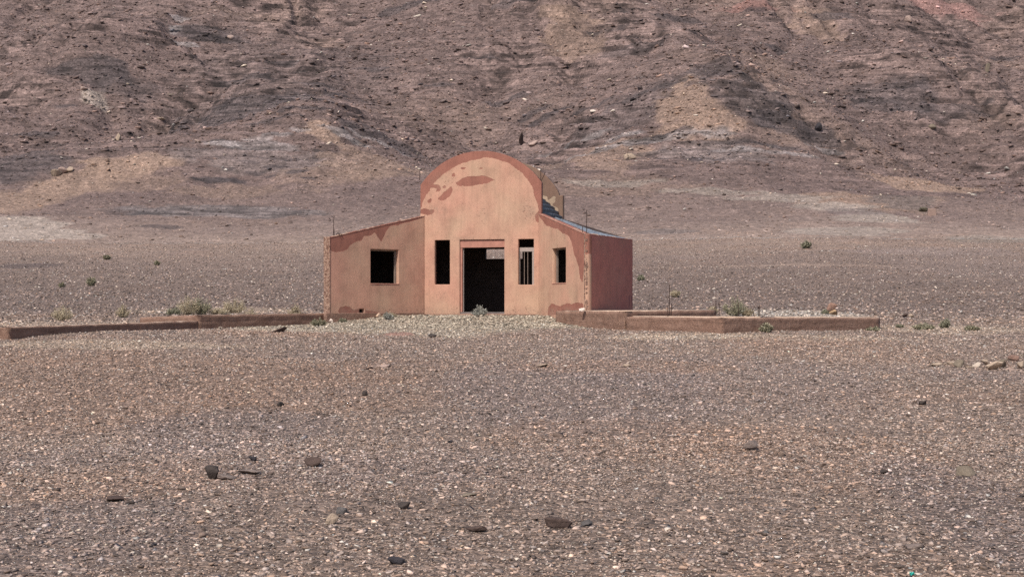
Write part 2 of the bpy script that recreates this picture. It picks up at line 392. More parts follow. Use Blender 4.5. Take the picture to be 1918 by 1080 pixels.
HILL_SPOTS += [(u, v, a, b, C_DK * 1.05, .78, .2) for u, v, a, b in [(400, 335, 30, 5), (445, 340, 18, 4), (480, 325, 20, 4), (505, 331, 14, 4), (560, 322, 18, 3), (370, 318, 12, 4), (390, 300, 14, 4), (520, 312, 22, 3), (430, 318, 16, 3), (470, 305, 22, 3), (545, 300, 20, 3), (580, 335, 16, 3), (1300, 300, 20, 4), (1240, 297, 16, 3), (1345, 282, 30, 3), (1200, 272, 20, 3), (1420, 268, 60, 4), (1460, 277, 50, 4), (1260, 248, 40, 4), (1180, 250, 40, 4), (780, 5, 80, 6), (960, 6, 60, 6), (1130, 60, 40, 5), (1460, 100, 40, 5), (1000, 210, 30, 6), (1100, 205, 50, 4), (1180, 185, 60, 4), (1230, 165, 50, 4), (1690, 165, 50, 4), (1650, 190, 50, 4), (1700, 205, 50, 4), (740, 268, 50, 5), (660, 253, 30, 4), (420, 205, 60, 5), (520, 222, 60, 4), (560, 200, 50, 4), (350, 220, 30, 4), (520, 120, 60, 4), (460, 150, 60, 4), (600, 160, 60, 4), (560, 135, 40, 3), (640, 180, 60, 4), (700, 130, 40, 4), (820, 160, 40, 5), (900, 110, 40, 4), (950, 190, 40, 5), (1560, 30, 40, 6), (1400, 20, 40, 5), (1250, 30, 60, 5), (1850, 190, 30, 5), (1880, 110, 40, 5), (70, 250, 40, 5), (120, 200, 30, 5)]]
HILL_SPOTS += [(u, v, a, b, C_GREY * 1.35, .7, .3) for u, v, a, b in [(480, 262, 30, 4), (520, 252, 30, 4), (560, 242, 26, 4), (640, 245, 24, 4), (680, 258, 30, 4), (720, 270, 36, 4), (1090, 262, 60, 4), (1160, 258, 60, 4), (1400, 280, 60, 4), (1480, 287, 60, 4), (1545, 284, 40, 4), (420, 270, 40, 4), (330, 55, 12, 8), (340, 40, 20, 6), (350, 85, 20, 5)]]
GS = [(*region(*s[:4]), *s[4:]) for s in GROUND_SPOTS]
HS = [(*region(*s[:4]), *s[4:]) for s in HILL_SPOTS]

def albedo(X, Y, want_strata=False):
    X = np.asarray(X, float); Y = np.asarray(Y, float)
    hill = sstep(120, 205, Y + 10 * perlin(X / 20, Y / 20, 90))[..., None]
    b = fbm(X / 9, Y / 7, 91, 4)[..., None]
    col = C_GRAV * (1 - hill) + C_HILL * hill
    r = sstep(.05, .5, fbm(X / 6.5, Y / 5.0, 93, 4))[..., None]; bl = sstep(.05, .5, fbm(X / 5.5, Y / 4.2, 95, 4))[..., None]
    near = 1 - hill
    col = col * (1 - near * r * .45) + C_RED * near * r * .45
    col = col * (1 - near * bl * .45) + C_BLUE * near * bl * .45
    rh = sstep(.05, .6, fbm(X / 30, Y / 24, 97, 4))[..., None]
    col = col * (1 - hill * rh * .4) + C_OR * .85 * hill * rh * .4
    # plain beyond the house is a purple brown
    mid = (sstep(48, 62, Y) * sstep(150, 110, Y))[..., None]
    col = col * (1 - mid * .55) + np.array((.162, .120, .104)) * mid * .55
    st = (.38 + .6 * strata_mask(X, Y)) * sstep(180, 225, Y)
    wx = 2.2 * fbm(X / 7, Y / 7, 101, 3); wy = fbm(X / 6, Y / 6, 103, 4)
    zb = prof(Y)
    ws = fbm(X / 10, zb / .9 + X / 40, 105, 5, .62) * sstep(150, 220, Y)
    shp = X.shape; X1, Y1, wx1 = X.ravel(), Y.ravel(), wx.ravel()
    wk = (.55 * wy + .75 * ws).ravel(); col = col.reshape(-1, 3).copy(); st = st.ravel().copy()
    for spots in (GS, HS):
        for s in spots:
            x, y, rx, ry, c, a = s[:6]
            q = np.where((np.abs(X1 - x) < 2.6 * rx) & (np.abs(Y1 - y) < 2.4 * ry))[0]
            if not len(q): continue
            k = np.hypot((X1[q] - x + wx1[q] * rx * .22) / rx, (Y1[q] - y) / ry) + wk[q]
            m = a * sstep(1.12, .78, k)
            col[q] = col[q] * (1 - m[:, None]) + c * m[:, None]
            if len(s) > 6: st[q] = np.maximum(st[q] * (1 - m * (1 if s[6] == 0 else 0)), m * s[6])
    col = col.reshape(*shp, 3); st = st.reshape(shp)
    col = col * (1 + .16 * b)
    if X.size > 1000:   # thin beds of darker and lighter shale follow the layering of the slope
        q = np.where(st.ravel() > .02)[0]
        xq, yq = X.ravel()[q], Y.ravel()[q]
        bed = bigshape(xq, yq) + .8 * perlin(xq / 30, yq / 40, 111) + .02 * xq
        sk = fbm(xq / 8, bed / .95, 113, 4, .6) + .6 * fbm(xq / 3.0, bed / .42, 117, 3)
        mult = 1 + st.ravel()[q] * np.clip(2.4 * sk + .05, -.72, .55)
        c2 = col.reshape(-1, 3).copy(); c2[q] *= mult[:, None]; col = c2.reshape(*shp, 3)
    return (col, np.clip(st, 0, 1)) if want_strata else col

# ------------------------------------------------------------------ ground and hillside sheets
def sheet(name, ys, ncol, half, mat, drop_last=0.0):
    t = np.linspace(-1, 1, ncol)
    T, Y = np.meshgrid(t, ys)
    X = T * half(Y)
    Z = H(X, Y)
    if drop_last: Z[ys > 150.05] -= drop_last
    col, st = albedo(X, Y, True)
    if drop_last: col = col * (1 - .12 * sstep(34, 12, Y))[..., None] * (1 + .30 * sstep(60, 145, Y))[..., None]  # near ground darkened again for shaded gaps between stones; far ground lightened
    n, m = Y.shape
    idx = np.arange(n * m).reshape(n, m)
    f = np.stack([idx[:-1, :-1], idx[:-1, 1:], idx[1:, 1:], idx[1:, :-1]], -1).reshape(-1, 4)
    me = mesh_np(name, np.stack([X, Y, Z], -1).reshape(-1, 3), f, None, [mat], col.reshape(-1, 3), True, {'strata': st.ravel()})
    return link(name, me)

ys_g = np.concatenate([np.linspace(-40, 6, 20), np.geomspace(6.6, 62, 420), np.linspace(62.4, 152, 260)])
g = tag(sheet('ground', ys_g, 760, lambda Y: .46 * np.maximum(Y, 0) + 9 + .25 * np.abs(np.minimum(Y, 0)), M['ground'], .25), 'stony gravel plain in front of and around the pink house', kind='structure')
ys_h = np.concatenate([np.linspace(150.0, 185, 110), np.linspace(185.4, 330, 400), np.linspace(331.5, 440, 60)])
h = tag(sheet('hillside', ys_h, 1150, lambda Y: .44 * Y + 10, M['hill']), 'bare purple brown mountainside filling the back of the picture', kind='structure')

# ------------------------------------------------------------------ stones
def hull_template(npts, seed, flat):
    r = random.Random(seed); bm = bmesh.new()
    for i in range(npts):
        while True:
            p = Vector((r.uniform(-1, 1), r.uniform(-1, 1), r.uniform(-1, 1)))
            if .55 < p.length < 1: break
        p.normalize(); p *= r.uniform(.8, 1.08)
        bm.verts.new((p.x, p.y, p.z * flat))
    res = bmesh.ops.convex_hull(bm, input=bm.verts)
    bmesh.ops.delete(bm, geom=list({e for e in res['geom_interior'] if isinstance(e, bmesh.types.BMVert)}), context='VERTS')
    bmesh.ops.triangulate(bm, faces=bm.faces)
    bmesh.ops.recalc_face_normals(bm, faces=bm.faces)
    bm.verts.index_update()
    v = np.array([p.co[:] for p in bm.verts]); f = np.array([[x.index for x in q.verts] for q in bm.faces]); bm.free()
    return v, f
TPL = [hull_template(random.choice((7, 7, 8)), 100 + i, random.uniform(.4, .8)) for i in range(14)]

def scatter(name, X, Y, S, C, mat, sink=.2, flat=1.0, label=None):
    n = len(X); Z = H(X, Y)
    tid = RNG.integers(0, len(TPL), n); rot = RNG.uniform(0, 2 * math.pi, n)
    sx = S * RNG.uniform(.7, 1.35, n); sy = S * RNG.uniform(.6, 1.1, n); sz = S * RNG.uniform(.55, 1.2, n) * flat
    tx = RNG.normal(0, .16, n); ty = RNG.normal(0, .16, n)
    VV = []; FF = []; CC = []; base = 0
    for k, (tv, tf) in enumerate(TPL):
        q = np.where(tid == k)[0]
        if not len(q): continue
        a = tv[None, :, :] * np.stack([sx[q], sy[q], sz[q]], -1)[:, None, :]
        a[..., 2] += a[..., 0] * tx[q][:, None] + a[..., 1] * ty[q][:, None]
        c, s = np.cos(rot[q])[:, None], np.sin(rot[q])[:, None]
        x = a[..., 0] * c - a[..., 1] * s; y = a[..., 0] * s + a[..., 1] * c
        V = np.stack([x + X[q][:, None], y + Y[q][:, None], a[..., 2] + (Z[q] + sz[q] * .45 - sink * sz[q])[:, None]], -1)
        nv = len(tv)
        VV.append(V.reshape(-1, 3)); FF.append((tf[None] + (base + np.arange(len(q)) * nv)[:, None, None]).reshape(-1, 3))
        CC.append(np.repeat(C[q], nv, 0)); base += len(q) * nv
    me = mesh_np(name, np.concatenate(VV), None, np.concatenate(FF), [mat], np.concatenate(CC))
    return tag(link(name, me), label, kind='stuff')

def stone_colours(X, Y, dark=.17, pale=.12, S=None):
    base = albedo(X, Y); n = len(X)
    r = RNG.uniform(0, 1, n)
    k = RNG.lognormal(.10, .36, n)
    c = base * k[:, None]
    d = r < dark; c[d] = base[d] * RNG.uniform(.28, .55, d.sum())[:, None]
    p = r > 1 - pale * (1 if S is None else np.clip(1.35 - S / .028, .08, 1))
    c[p] = np.array((.46, .385, .315)) * RNG.uniform(.75, 1.4, p.sum())[:, None]
    hue = RNG.normal(0, .05, n)
    c = c * np.stack([1 + hue, np.ones(n), 1 - hue], -1)
    return np.clip(c, .02, .8)

FOOT = []   # filled below: polygons nothing is scattered into
def in_house(X, Y):
    l = (X - HX) * .964 - (Y - HY) * .264; d = (X - HX) * .264 + (Y - HY) * .964
    side = np.clip(-d, 0, 3.3)
    core = (np.abs(l) < 2.15) & (d > -.05) & (d < 3.3)
    wing = (np.abs(l) < 5.1) & (np.abs(l) > 2.0) & (d < 3.2) & (d > -(np.abs(l) - 2.05) * 1.55)
    return core | wing

def lod_points(n, y0, y1, smin, smax, spread=.42, extra=2.0, expo=2.0):
    Y = y0 * (y1 / y0) ** RNG.uniform(0, 1, n)
    X = RNG.uniform(-1, 1, n) * (spread * Y + extra)
    S = np.minimum(smin * Y * RNG.uniform(0, 1, n) ** (-1 / expo), smax * RNG.uniform(.6, 1.0, n))
    k = ~in_house(X, Y)
    return X[k], Y[k], S[k]

def gravel_points(n, y0, y1, floor, k, cap, expo=2.2):
    if y0 < 17:   # near ground: even density
        Y = np.sqrt(RNG.uniform(y0 * y0, y1 * y1, n))
    else: Y = y0 * (y1 / y0) ** RNG.uniform(0, 1, n)
    X = RNG.uniform(-1, 1, n) * (.40 * Y + 1.2)
    S = np.minimum(np.maximum(floor, k * Y) * RNG.uniform(0, 1, n) ** (-1 / expo), cap * RNG.uniform(.6, 1.0, n))
    return X, Y, S
parts = [gravel_points(135000, 7.8, 17, .0080, .0006, .044), gravel_points(130000, 17, 46, .01, .00066, .05), gravel_points(52000, 46, 152, .03, .0008, .12), gravel_points(700, 9, 30, .03, .001, .075, 3.0)]
X, Y, S = [np.concatenate([p[i] for p in parts]) for i in range(3)]
clump = fbm(X / 3.0, Y / 2.2, 201, 3) + RNG.normal(0, .4, len(X))
k = (clump > -.55) & ~in_house(X, Y)
X, Y, S = X[k], Y[k], S[k]
scatter('gravel', X, Y, S, stone_colours(X, Y, S=S * np.minimum(1, 20 / Y)), M['stone'], .3, .85, 'angular gravel of grey brown and pale stones covering the plain')

# pale rubble apron in front of the house
n = 15000
X = RNG.normal(-1.0, 3.2, n); Y = RNG.uniform(38.5, 47.0, n)
k = (~in_house(X, Y)) & (H(X, Y) > -.47); X, Y = X[k], Y[k]
c = np.array((.40, .335, .255)) * RNG.lognormal(0, .28, len(X))[:, None]
dk = RNG.uniform(0, 1, len(X)) < .24; c[dk] *= .35
scatter('rubble_apron', X, Y, np.minimum(RNG.uniform(0, 1, len(X)) ** (-.5) * .018, .075), np.clip(c, .03, .8), M['stone'], .25, .8, 'pale stony rubble banked up in front of the house')

# scree and boulders of the mountainside
n = 120000
Y = 150 + 190 * RNG.uniform(0, 1, n) ** .85; X = RNG.uniform(-1, 1, n) * (.42 * Y + 3)
dens = (.35 + .65 * sstep(170, 235, Y) + .5 * fbm(X / 18, Y / 18, 211, 3)) * (1 - .55 * strata_mask(X, Y))
k = RNG.uniform(0, 1, n) < dens; X, Y = X[k], Y[k]
S = np.minimum(.15 * RNG.uniform(0, 1, len(X)) ** (-1 / 2.6), .8) * (.55 + .45 * sstep(185, 235, Y))
C = stone_colours(X, Y, .015, .025) * 1.12
scatter('scree', X, Y, S, C, M['stone'], .38, .68, 'loose brown rocks strewn over the mountainside')

# ------------------------------------------------------------------ individual rocks
def rock_mesh(seed, sx, sy, sz, sub=3, rough=.16, flat_bottom=True):
    r = random.Random(seed); v, f = hull_template(r.choice((9, 10, 12)), seed * 7 + 3, 1.0)
    bm = bmesh.new(); bv = [bm.verts.new(p) for p in v]
    for q in f: bm.faces.new([bv[i] for i in q])
    bmesh.ops.bevel(bm, geom=list(bm.edges), offset=.12, segments=1, affect='EDGES', profile=.6)
    bmesh.ops.triangulate(bm, faces=bm.faces)
    for _ in range(sub - 1): bmesh.ops.subdivide_edges(bm, edges=bm.edges, cuts=1, use_grid_fill=True)
    P = np.array([p.co[:] for p in bm.verts])
    nz = rough * (fbm(P[:, 0] * 1.4 + seed, P[:, 1] * 1.4 + P[:, 2] * 1.1, seed, 4))
    P = P * (1 + nz[:, None])
    lo, hi = P.min(0), P.max(0)
    P = (P - (lo + hi) / 2) / ((hi - lo) / 2)
    P = P * np.array((sx, sy, sz))
    for p, c in zip(bm.verts, P): p.co = c
    bmesh.ops.recalc_face_normals(bm, faces=bm.faces)
    me = bpy.data.meshes.new('rock'); bm.to_mesh(me); bm.free()
    return me

ROCKM = {}
def rock_mat(c):
    key = tuple(round(x, 3) for x in c)
    if key not in ROCKM: ROCKM[key] = mat_boulder('rock_surface', tuple(c))
    return ROCKM[key]

def rock(name, u, v, wpx, hpx, c, label, cat='rock', seed=None, group=None, deep=None, tilt=0.0, lift=0.0, rz=None, Y=None, z=None):
    """A rock whose foot shows at photo pixel (u, v)."""
    x, y, gz = at(u, v, True) if Y is None else ((u - UC) * Y / F, Y, 0)
    if z is not None: gz = z
    s = y / F
    sx = wpx * s / 2 * 1.15; sz = hpx * s / 2 * 1.3; sy = deep * s / 2 if deep else sx * .8
    seed = seed or (int(u) * 31 + int(v))
    me = rock_mesh(seed, sx, sy, sz); me.name = name
    me.materials.append(rock_mat(c))
    o = link(name, me, None, (x, y + sy * .3, gz + sz * .82 + lift * s))
    o.rotation_euler = (0, tilt, 0 if rz is None else rz)
    return tag(o, label, cat, group)

BR, CH, TAN, GB, OL, RD, PK, BK = (.070, .046, .037), (.052, .040, .034), (.30, .225, .165), (.165, .125, .105), (.165, .13, .095), (.20, .12, .09), (.32, .23, .19), (.035, .03, .032)
ROCKS = [
    (585, 873, 31, 18, BR, 'largest rounded dark brown rock in the left foreground gravel'),
    (396, 897, 25, 22, CH, 'dark charcoal rock at the left end of a gravel clod line'),
    (473, 863, 14, 8, BK, 'small black stone just above the clod line on the left'),
    (466, 888, 44, 8, GB, 'long low grey brown clod lying between two dark rocks'),
    (424, 898, 30, 9, GB, 'flat grey flake touching the charcoal rock'),
    (837, 834, 20, 9, BK, 'black stone lying alone left of the picture centre'),
    (1405, 842, 27, 15, GB, 'grey brown rock with a dark side alone in the right middle gravel'),
    (694, 762, 18, 8, BR, 'brown lump of stone below the middle of the left gravel'),
    (683, 741, 10, 8, CH, 'small dark stone above a brown lump in the gravel'),
    (525, 761, 12, 8, CH, 'small dark stone on the reddish soil band'),
    (757, 953, 20, 12, CH, 'charcoal pointed stone in the lower middle gravel'),
    (893, 995, 38, 10, BR, 'long flat brown slab of stone in the lower middle gravel'),
    (1046, 987, 46, 17, BR, 'broad brown slab beside a dark grey stone'),
    (1100, 984, 20, 10, (.085, .074, .068), 'dark grey slate stone right of a broad brown slab'),
    (1810, 890, 36, 17, OL, 'large olive brown rock in the right foreground'),
    (1657, 887, 15, 7, CH, 'dark chip of stone left of the olive brown rock'),
    (1728, 758, 14, 9, CH, 'dark pointed stone below the rubble line on the right'),
    (1626, 765, 34, 6, BR, 'thin long brown stone lying flat on the right gravel'),
    (1526, 719, 20, 6, BR, 'short flat brown stone below the right footing'),
    (742, 1056, 28, 12, BK, 'black wedge of rock at the bottom edge of the gravel'),
    (1712, 1026, 40, 13, GB, 'pale grey brown slab in the lower right gravel'),
    (622, 981, 22, 17, TAN, 'tan upright stone in the lower left gravel'),
    (640, 962, 18, 11, (.105, .092, .085), 'greyish stone behind a tan upright stone'),
    (216, 939, 30, 9, BR, 'flat brown stone in the far left foreground'),
    (880, 929, 26, 5, OL, 'thin olive flake of stone in the middle foreground'),
    (523, 622, 24, 10, BR, 'reddish brown rock on the edge of the pale rubble'),
    (810, 632, 13, 7, CH, 'small dark rock right of the broken plaster slab'),
    (717, 688, 24, 5, PK, 'pale pink flat stone in the gravel below the house'),
    (692, 692, 14, 5, BR, 'brown chip left of a pale pink flat stone'),
    (1017, 687, 22, 6, TAN, 'tan stone at the left end of a faint stone row'),
    (1175, 687, 14, 5, TAN, 'tan stone at the right end of a faint stone row'),
    (708, 587, 16, 8, (.58, .42, .30), 'cream stone leaning at the foot of the left wing'),
    (1090, 580, 10, 5, (.6, .5, .42), 'white stone lying on the footing below the right wing'),
    (618, 585, 11, 7, (.5, .4, .33), 'pale lump at the left corner of the house'),
    # stones of the rubble line at the right edge
    (1755, 686, 18, 7, TAN, 'leftmost low tan stone of the rubble line at right'),
    (1772, 684, 14, 4, TAN, 'small thin stone second from left in the rubble line'),
    (1784, 683, 20, 6, TAN, 'slanted flat slab in the left part of the rubble line'),
    (1797, 687, 18, 12, OL, 'olive stone behind the slanted slab of the rubble line'),
    (1813, 690, 22, 11, TAN, 'rounded tan stone in the middle of the rubble line'),
    (1829, 687, 14, 8, (.42, .34, .27), 'pale stone left of the dark gap in the rubble line'),
    (1846, 684, 14, 10, TAN, 'tan stone over the dark gap in the rubble line'),
    (1862, 692, 28, 14, (.40, .30, .22), 'big light stone left of the tall pointed stone'),
    (1874, 688, 26, 14, OL, 'brown stone tucked behind the big light rubble stone'),
    (1891, 693, 24, 26, (.30, .21, .165), 'tall pointed stone of the rubble line at right'),
    (1900, 676, 18, 10, RD, 'reddish stone behind the tall pointed stone'),
    (1913, 690, 20, 16, TAN, 'tan stone right of the tall pointed stone at picture edge'),
    (1693, 594, 14, 6, BR, 'brown low stone just beyond the right footing end'),
    (1706, 594, 10, 6, TAN, 'tan stone beside a brown one beyond the right footing'),
    # boulders on the slope
    (985, 270, 24, 20, BR, 'dark boulder above the right shoulder of the arch'),
    (998, 274, 16, 9, PK, 'pink boulder leaning on a dark one above the arch'),
    (1180, 300, 22, 12, TAN, 'tan boulder on the low mound right of the arch'),
    (327, 181, 30, 14, OL, 'long olive boulder in the gully on the left slope'),
    (222, 264, 11, 12, TAN, 'small square tan boulder above the orange mound'),
    (300, 226, 16, 5, TAN, 'flat light stone in the gully left of centre'),
    (432, 75, 12, 8, PK, 'pale rounded boulder high on the left slope'),
    (156, 170, 14, 7, PK, 'white boulder at the top of the pale scree spot'),
    (104, 331, 18, 11, TAN, 'left one of three boulders at the top of the orange fan'),
    (117, 327, 16, 11, PK, 'middle one of three boulders at the top of the orange fan'),
    (130, 322, 13, 9, TAN, 'right one of three boulders at the top of the orange fan'),
    (1540, 245, 10, 9, PK, 'pale boulder at the lower end of the dark right ridge'),
    (1533, 249, 12, 16, BK, 'dark boulder beside a pale one below the right ridge'),
    (1701, 43, 12, 10, PK, 'pale boulder high on the right slope'),
    (1850, 135, 9, 14, OL, 'upright olive boulder on the far right slope'),
    (1746, 245, 14, 8, OL, 'dull boulder at the foot of the right rock bands'),
    (1731, 397, 15, 8, (.09, .075, .05), 'dark rounded rock left of the squared block'),
]
for r_ in ROCKS:
    fix = {708: (46.0, None), 618: (44.8, None), 1090: (42.3, .045)}.get(r_[0])
    if fix: rock('rock', *r_, Y=fix[0], z=fix[1] if fix[1] else float(H((r_[0] - UC) * fix[0] / F, fix[0])))
    else: rock('rock', *r_)
o = rock('rock', 1561, 588, 15, 10, (.36, .24, .14), 'yellowish lower stone of the small cairn behind the right footing', Y=44, z=EYE - (589 - VH) * 44 / F)
o = rock('rock', 1558, 579, 16, 12, (.28, .165, .12), 'reddish upper stone of the small cairn behind the right footing', Y=44, z=EYE - (581 - VH) * 44 / F)

# squared block on the plain at right
x, y, z = at(1748, 403)
b = MB(); s = y / F
hw = 11 * s; hh = 13 * s
b.hexa([(-hw, -.1, -.3), (hw * .55, -.25, -.3), (hw * .95, .9, -.3), (-hw * .7, 1.0, -.3), (-hw * .92, 0, hh), (hw * .45, -.12, hh * 1.0), (hw * .85, .8, hh * 1.02), (-hw * .6, .9, hh * .95)])
o = b.build('stone_block', mat_boulder('block_surface', (.23, .155, .125)), loc=(x, y, z))
tag(o, 'squared block with a dark right side standing on the far right plain', 'block')
bv = o.modifiers.new('bevel', 'BEVEL'); bv.width = .08; bv.segments = 2

# ------------------------------------------------------------------ the house
HO = np.array((HX, HY, 0.0))
house = tag(empty('abandoned_house', tuple(HO)), 'pink plastered abandoned house with a rounded arched gable and two splayed wings', 'house')
def on(u, Y): return np.array(((u - UC) * Y / F, Y))
def zz(v, Y): return EYE - (v - VH) * Y / F
CL, CR = on(787.5, 47.5), on(1014, 46.4)
LI, LO = on(795, 47.46), on(615.5, 45.0)
RI, RO = on(1008.7, 46.43), on(1096.5, 42.9)
RC = on(1108, 43.1); RB = on(1185, 46.26)
rvec = (CR - CL) / np.linalg.norm(CR - CL); nvec = np.array((-rvec[1], rvec[0]))
def loc2(l, d): return np.array((HX, HY)) + l * rvec + d * nvec
LB = loc2(-4.95, .65); LC = LO + np.array((-.17, .12))

def hit(P0, P1, u):
    """distance along wall P0->P1 and depth at photo column u"""
    k = (u - UC) / F; d = P1 - P0
    s = (k * P0[1] - P0[0]) / (d[0] - k * d[1])
    return s * np.linalg.norm(d), P0[1] + s * d[1]
def wp(P0, P1, u, v):
    s, Y = hit(P0, P1, u); return s, zz(v, Y)
def inpoly(x, y, poly):
    c = np.zeros(x.shape, bool); n = len(poly)
    for i in range(n):
        x0, y0 = poly[i]; x1, y1 = poly[(i + 1) % n]
        if y0 == y1: continue
        k = ((y0 > y) != (y1 > y)) & (x < (x1 - x0) * (y - y0) / (y1 - y0) + x0)
        c ^= k
    return c

def wall(name, P0, P1, thick, topf, holes, mat, stains=(), step=.025, seed=1, base=-.25, parent=house, flip=False, dirtf=None, inner=None):
    """A wall standing from P0 to P1, outer face on that line, thickness behind it, with openings cut in and a painted-coat mask."""
    L = float(np.linalg.norm(P1 - P0)); d = (P1 - P0) / L
    nin = np.array((-d[1], d[0])) * (-1 if flip else 1)
    xs = set(np.round(np.linspace(0, L, max(2, int(L / step))), 4)); ztop = max(topf(np.linspace(0, L, 200)))
    zs = set(np.round(np.linspace(base, ztop + .02, max(2, int((ztop - base) / step))), 4))
    for a, b_, c_, d_ in holes:
        xs = {q for q in xs if abs(q - a) > step * .45 and abs(q - b_) > step * .45} | {a, b_}
        zs = {q for q in zs if abs(q - c_) > step * .45 and abs(q - d_) > step * .45} | {c_, d_}
    xs = np.array(sorted(xs)); zs = np.array(sorted(zs))
    Xg, Zg = np.meshgrid(xs, zs); top = topf(xs) + .008 * perlin(xs * 7, xs * 0 + seed, seed) + .006 * perlin(xs * 23, xs * 0 + seed, seed + 5)
    over = Zg > top[None, :]
    Zc = np.minimum(Zg, top[None, :])
    n, m = Xg.shape; idx = np.arange(n * m).reshape(n, m)
    keep = ~(over[:-1, :-1] & over[:-1, 1:])
    xc = (Xg[:-1, :-1] + Xg[:-1, 1:]) / 2; zc = (Zg[:-1, :-1] + Zg[1:, :-1]) / 2
    for a, b_, c_, d_ in holes: keep &= ~((xc > a) & (xc < b_) & (zc > c_) & (zc < d_))
    q = np.stack([idx[:-1, :-1], idx[:-1, 1:], idx[1:, 1:], idx[1:, :-1]], -1)[keep]
    # gentle waviness so that the face is hand plastered
    wav = .006 * fbm(Xg * 1.3, Zg * 1.3, seed + 9, 3)
    ramp0 = (wav * 1.0).ravel()
    F0 = np.stack([P0[0] + d[0] * Xg.ravel() + nin[0] * ramp0, P0[1] + d[1] * Xg.ravel() + nin[1] * ramp0, Zc.ravel()], -1)
    F1 = np.stack([P0[0] + d[0] * Xg.ravel() + nin[0] * thick, P0[1] + d[1] * Xg.ravel() + nin[1] * thick, Zc.ravel()], -1)
    N = n * m
    e = np.concatenate([q[:, [0, 1]], q[:, [1, 2]], q[:, [2, 3]], q[:, [3, 0]]])
    key = np.minimum(e[:, 0], e[:, 1]).astype(np.int64) * N + np.maximum(e[:, 0], e[:, 1])
    _, inv, cnt = np.unique(key, return_inverse=True, return_counts=True)
    be = e[cnt[inv] == 1]
    rim = np.stack([be[:, 1], be[:, 0], be[:, 0] + N, be[:, 1] + N], -1)
    faces = np.concatenate([q, q[:, ::-1] + N, rim])
    if flip: faces = faces[:, ::-1]
    st = np.zeros(Xg.shape)
    wx = Xg + .05 * fbm(Xg * 3.1, Zg * 3.1, seed + 21, 4); wz = Zc + .05 * fbm(Xg * 3.1 + 9, Zg * 3.1, seed + 31, 4)
    for poly in stains:
        if callable(poly): st = np.maximum(st, poly(wx, wz))
        else:
            pm = inpoly(wx, wz, poly).astype(float)
            st = np.maximum(st, pm)
    for _ in range(3):  # soften one cell so the shader can fray the edge
        p = np.pad(st, 1, mode='edge'); st = (p[:-2, 1:-1] + p[2:, 1:-1] + p[1:-1, :-2] + p[1:-1, 2:] + 4 * st) / 8
    dirt = sstep(.22, 0.0, Zc + .1 * fbm(Xg * 2, Zg * 2, seed + 41, 3)) * .8
    if dirtf is not None: dirt = np.maximum(dirt, dirtf(Xg, Zc))
    st2 = np.concatenate([st.ravel(), st.ravel()]); dt2 = np.concatenate([dirt.ravel(), dirt.ravel()])
    V = np.concatenate([F0, F1]) - HO
    me = mesh_np(name, V, faces, None, [mat] + ([inner] if inner else []), None, False, {'stain': st2, 'dirt': dt2})
    if inner:
        mi = np.zeros(len(faces), np.int32); mi[len(q):2 * len(q)] = 1; me.polygons.foreach_set('material_index', mi)
    bm = bmesh.new(); bm.from_mesh(me)
    bmesh.ops.remove_doubles(bm, verts=bm.verts, dist=1e-5)
    loose = [v for v in bm.verts if not v.link_faces]
    bmesh.ops.delete(bm, geom=loose, context='VERTS'); bm.to_mesh(me); bm.free()
    return link(name, me, parent)

# front gable wall with its rounded top
W = float(np.linalg.norm(CR - CL)); SPR, CRN = 4.22, 5.31
R0 = ((W / 2) ** 2 + (CRN - SPR) ** 2) / (2 * (CRN - SPR))
def arch_top(s, spr=SPR, crn=CRN, w=None, off=0.0):
    w = W if w is None else w
    R = ((w / 2) ** 2 + (crn - spr) ** 2) / (2 * (crn - spr))
    x = np.clip(np.asarray(s) - off - w / 2, -w / 2, w / 2)
    return crn - R + np.sqrt(np.maximum(R * R - x * x, 0))
def hole(P0, P1, u0, u1, v0, v1):
    a, Ya = hit(P0, P1, u0); b_, Yb = hit(P0, P1, u1); Ym = (Ya + Yb) / 2
    return (round(float(a), 4), round(float(b_), 4), round(float(zz(v1, Ym)), 4), round(float(zz(v0, Ym)), 4))
DOOR = hole(CL, CR, 861, 945, 449.5, 583.5); DOOR = (DOOR[0], DOOR[1], -.06, DOOR[3])
WIN_L = hole(CL, CR, 814, 842.8, 450, 532.5); WIN_R = hole(CL, CR, 970.5, 1000, 447.5, 533)
P = lambda pts, A=CL, B=CR: [wp(A, B, u, v) for u, v in pts]
def arch_band(x, z):
    depth = np.interp(x / W, [0, .06, .15, .3, .47, .52, .62, .75, .85, .93, 1.0], [.95, .62, .52, .40, .36, .27, .26, .30, .40, .62, 1.5])
    r = arch_top(x) - z
    return (r < depth * .82).astype(float)
st_center = [arch_band,
    P([(854, 343), (864, 336), (876, 331), (900, 329), (914, 330), (922, 335), (930, 337), (918, 340), (905, 345), (890, 347), (872, 349), (858, 348)]),
    P([(821, 374), (826, 366), (836, 356), (846, 350), (848, 358), (842, 368), (836, 374), (830, 377)]),
    P([(788, 356), (790, 346), (806, 348), (806, 355), (800, 362), (792, 362)]), P([(806, 347), (822, 346), (826, 352), (824, 358), (814, 361), (818, 354), (808, 351)]),
    P([(787, 393), (798, 391), (815, 393), (812, 400), (800, 403), (787, 401)]), P([(800, 378), (805, 372), (810, 374), (804, 382)]), P([(845, 325), (852, 323), (853, 331), (845, 330)]), P([(829, 348), (834, 346), (836, 350), (830, 352)]),
    P([(862, 314), (872, 312), (872, 316), (864, 317)]), P([(899, 314), (906, 313), (906, 316), (900, 317)]),
    P([(1003, 402), (1009, 396), (1011, 398), (1010, 418), (1006, 416), (1003, 410)]), P([(787, 362), (790, 366), (791, 388), (787, 390)])]
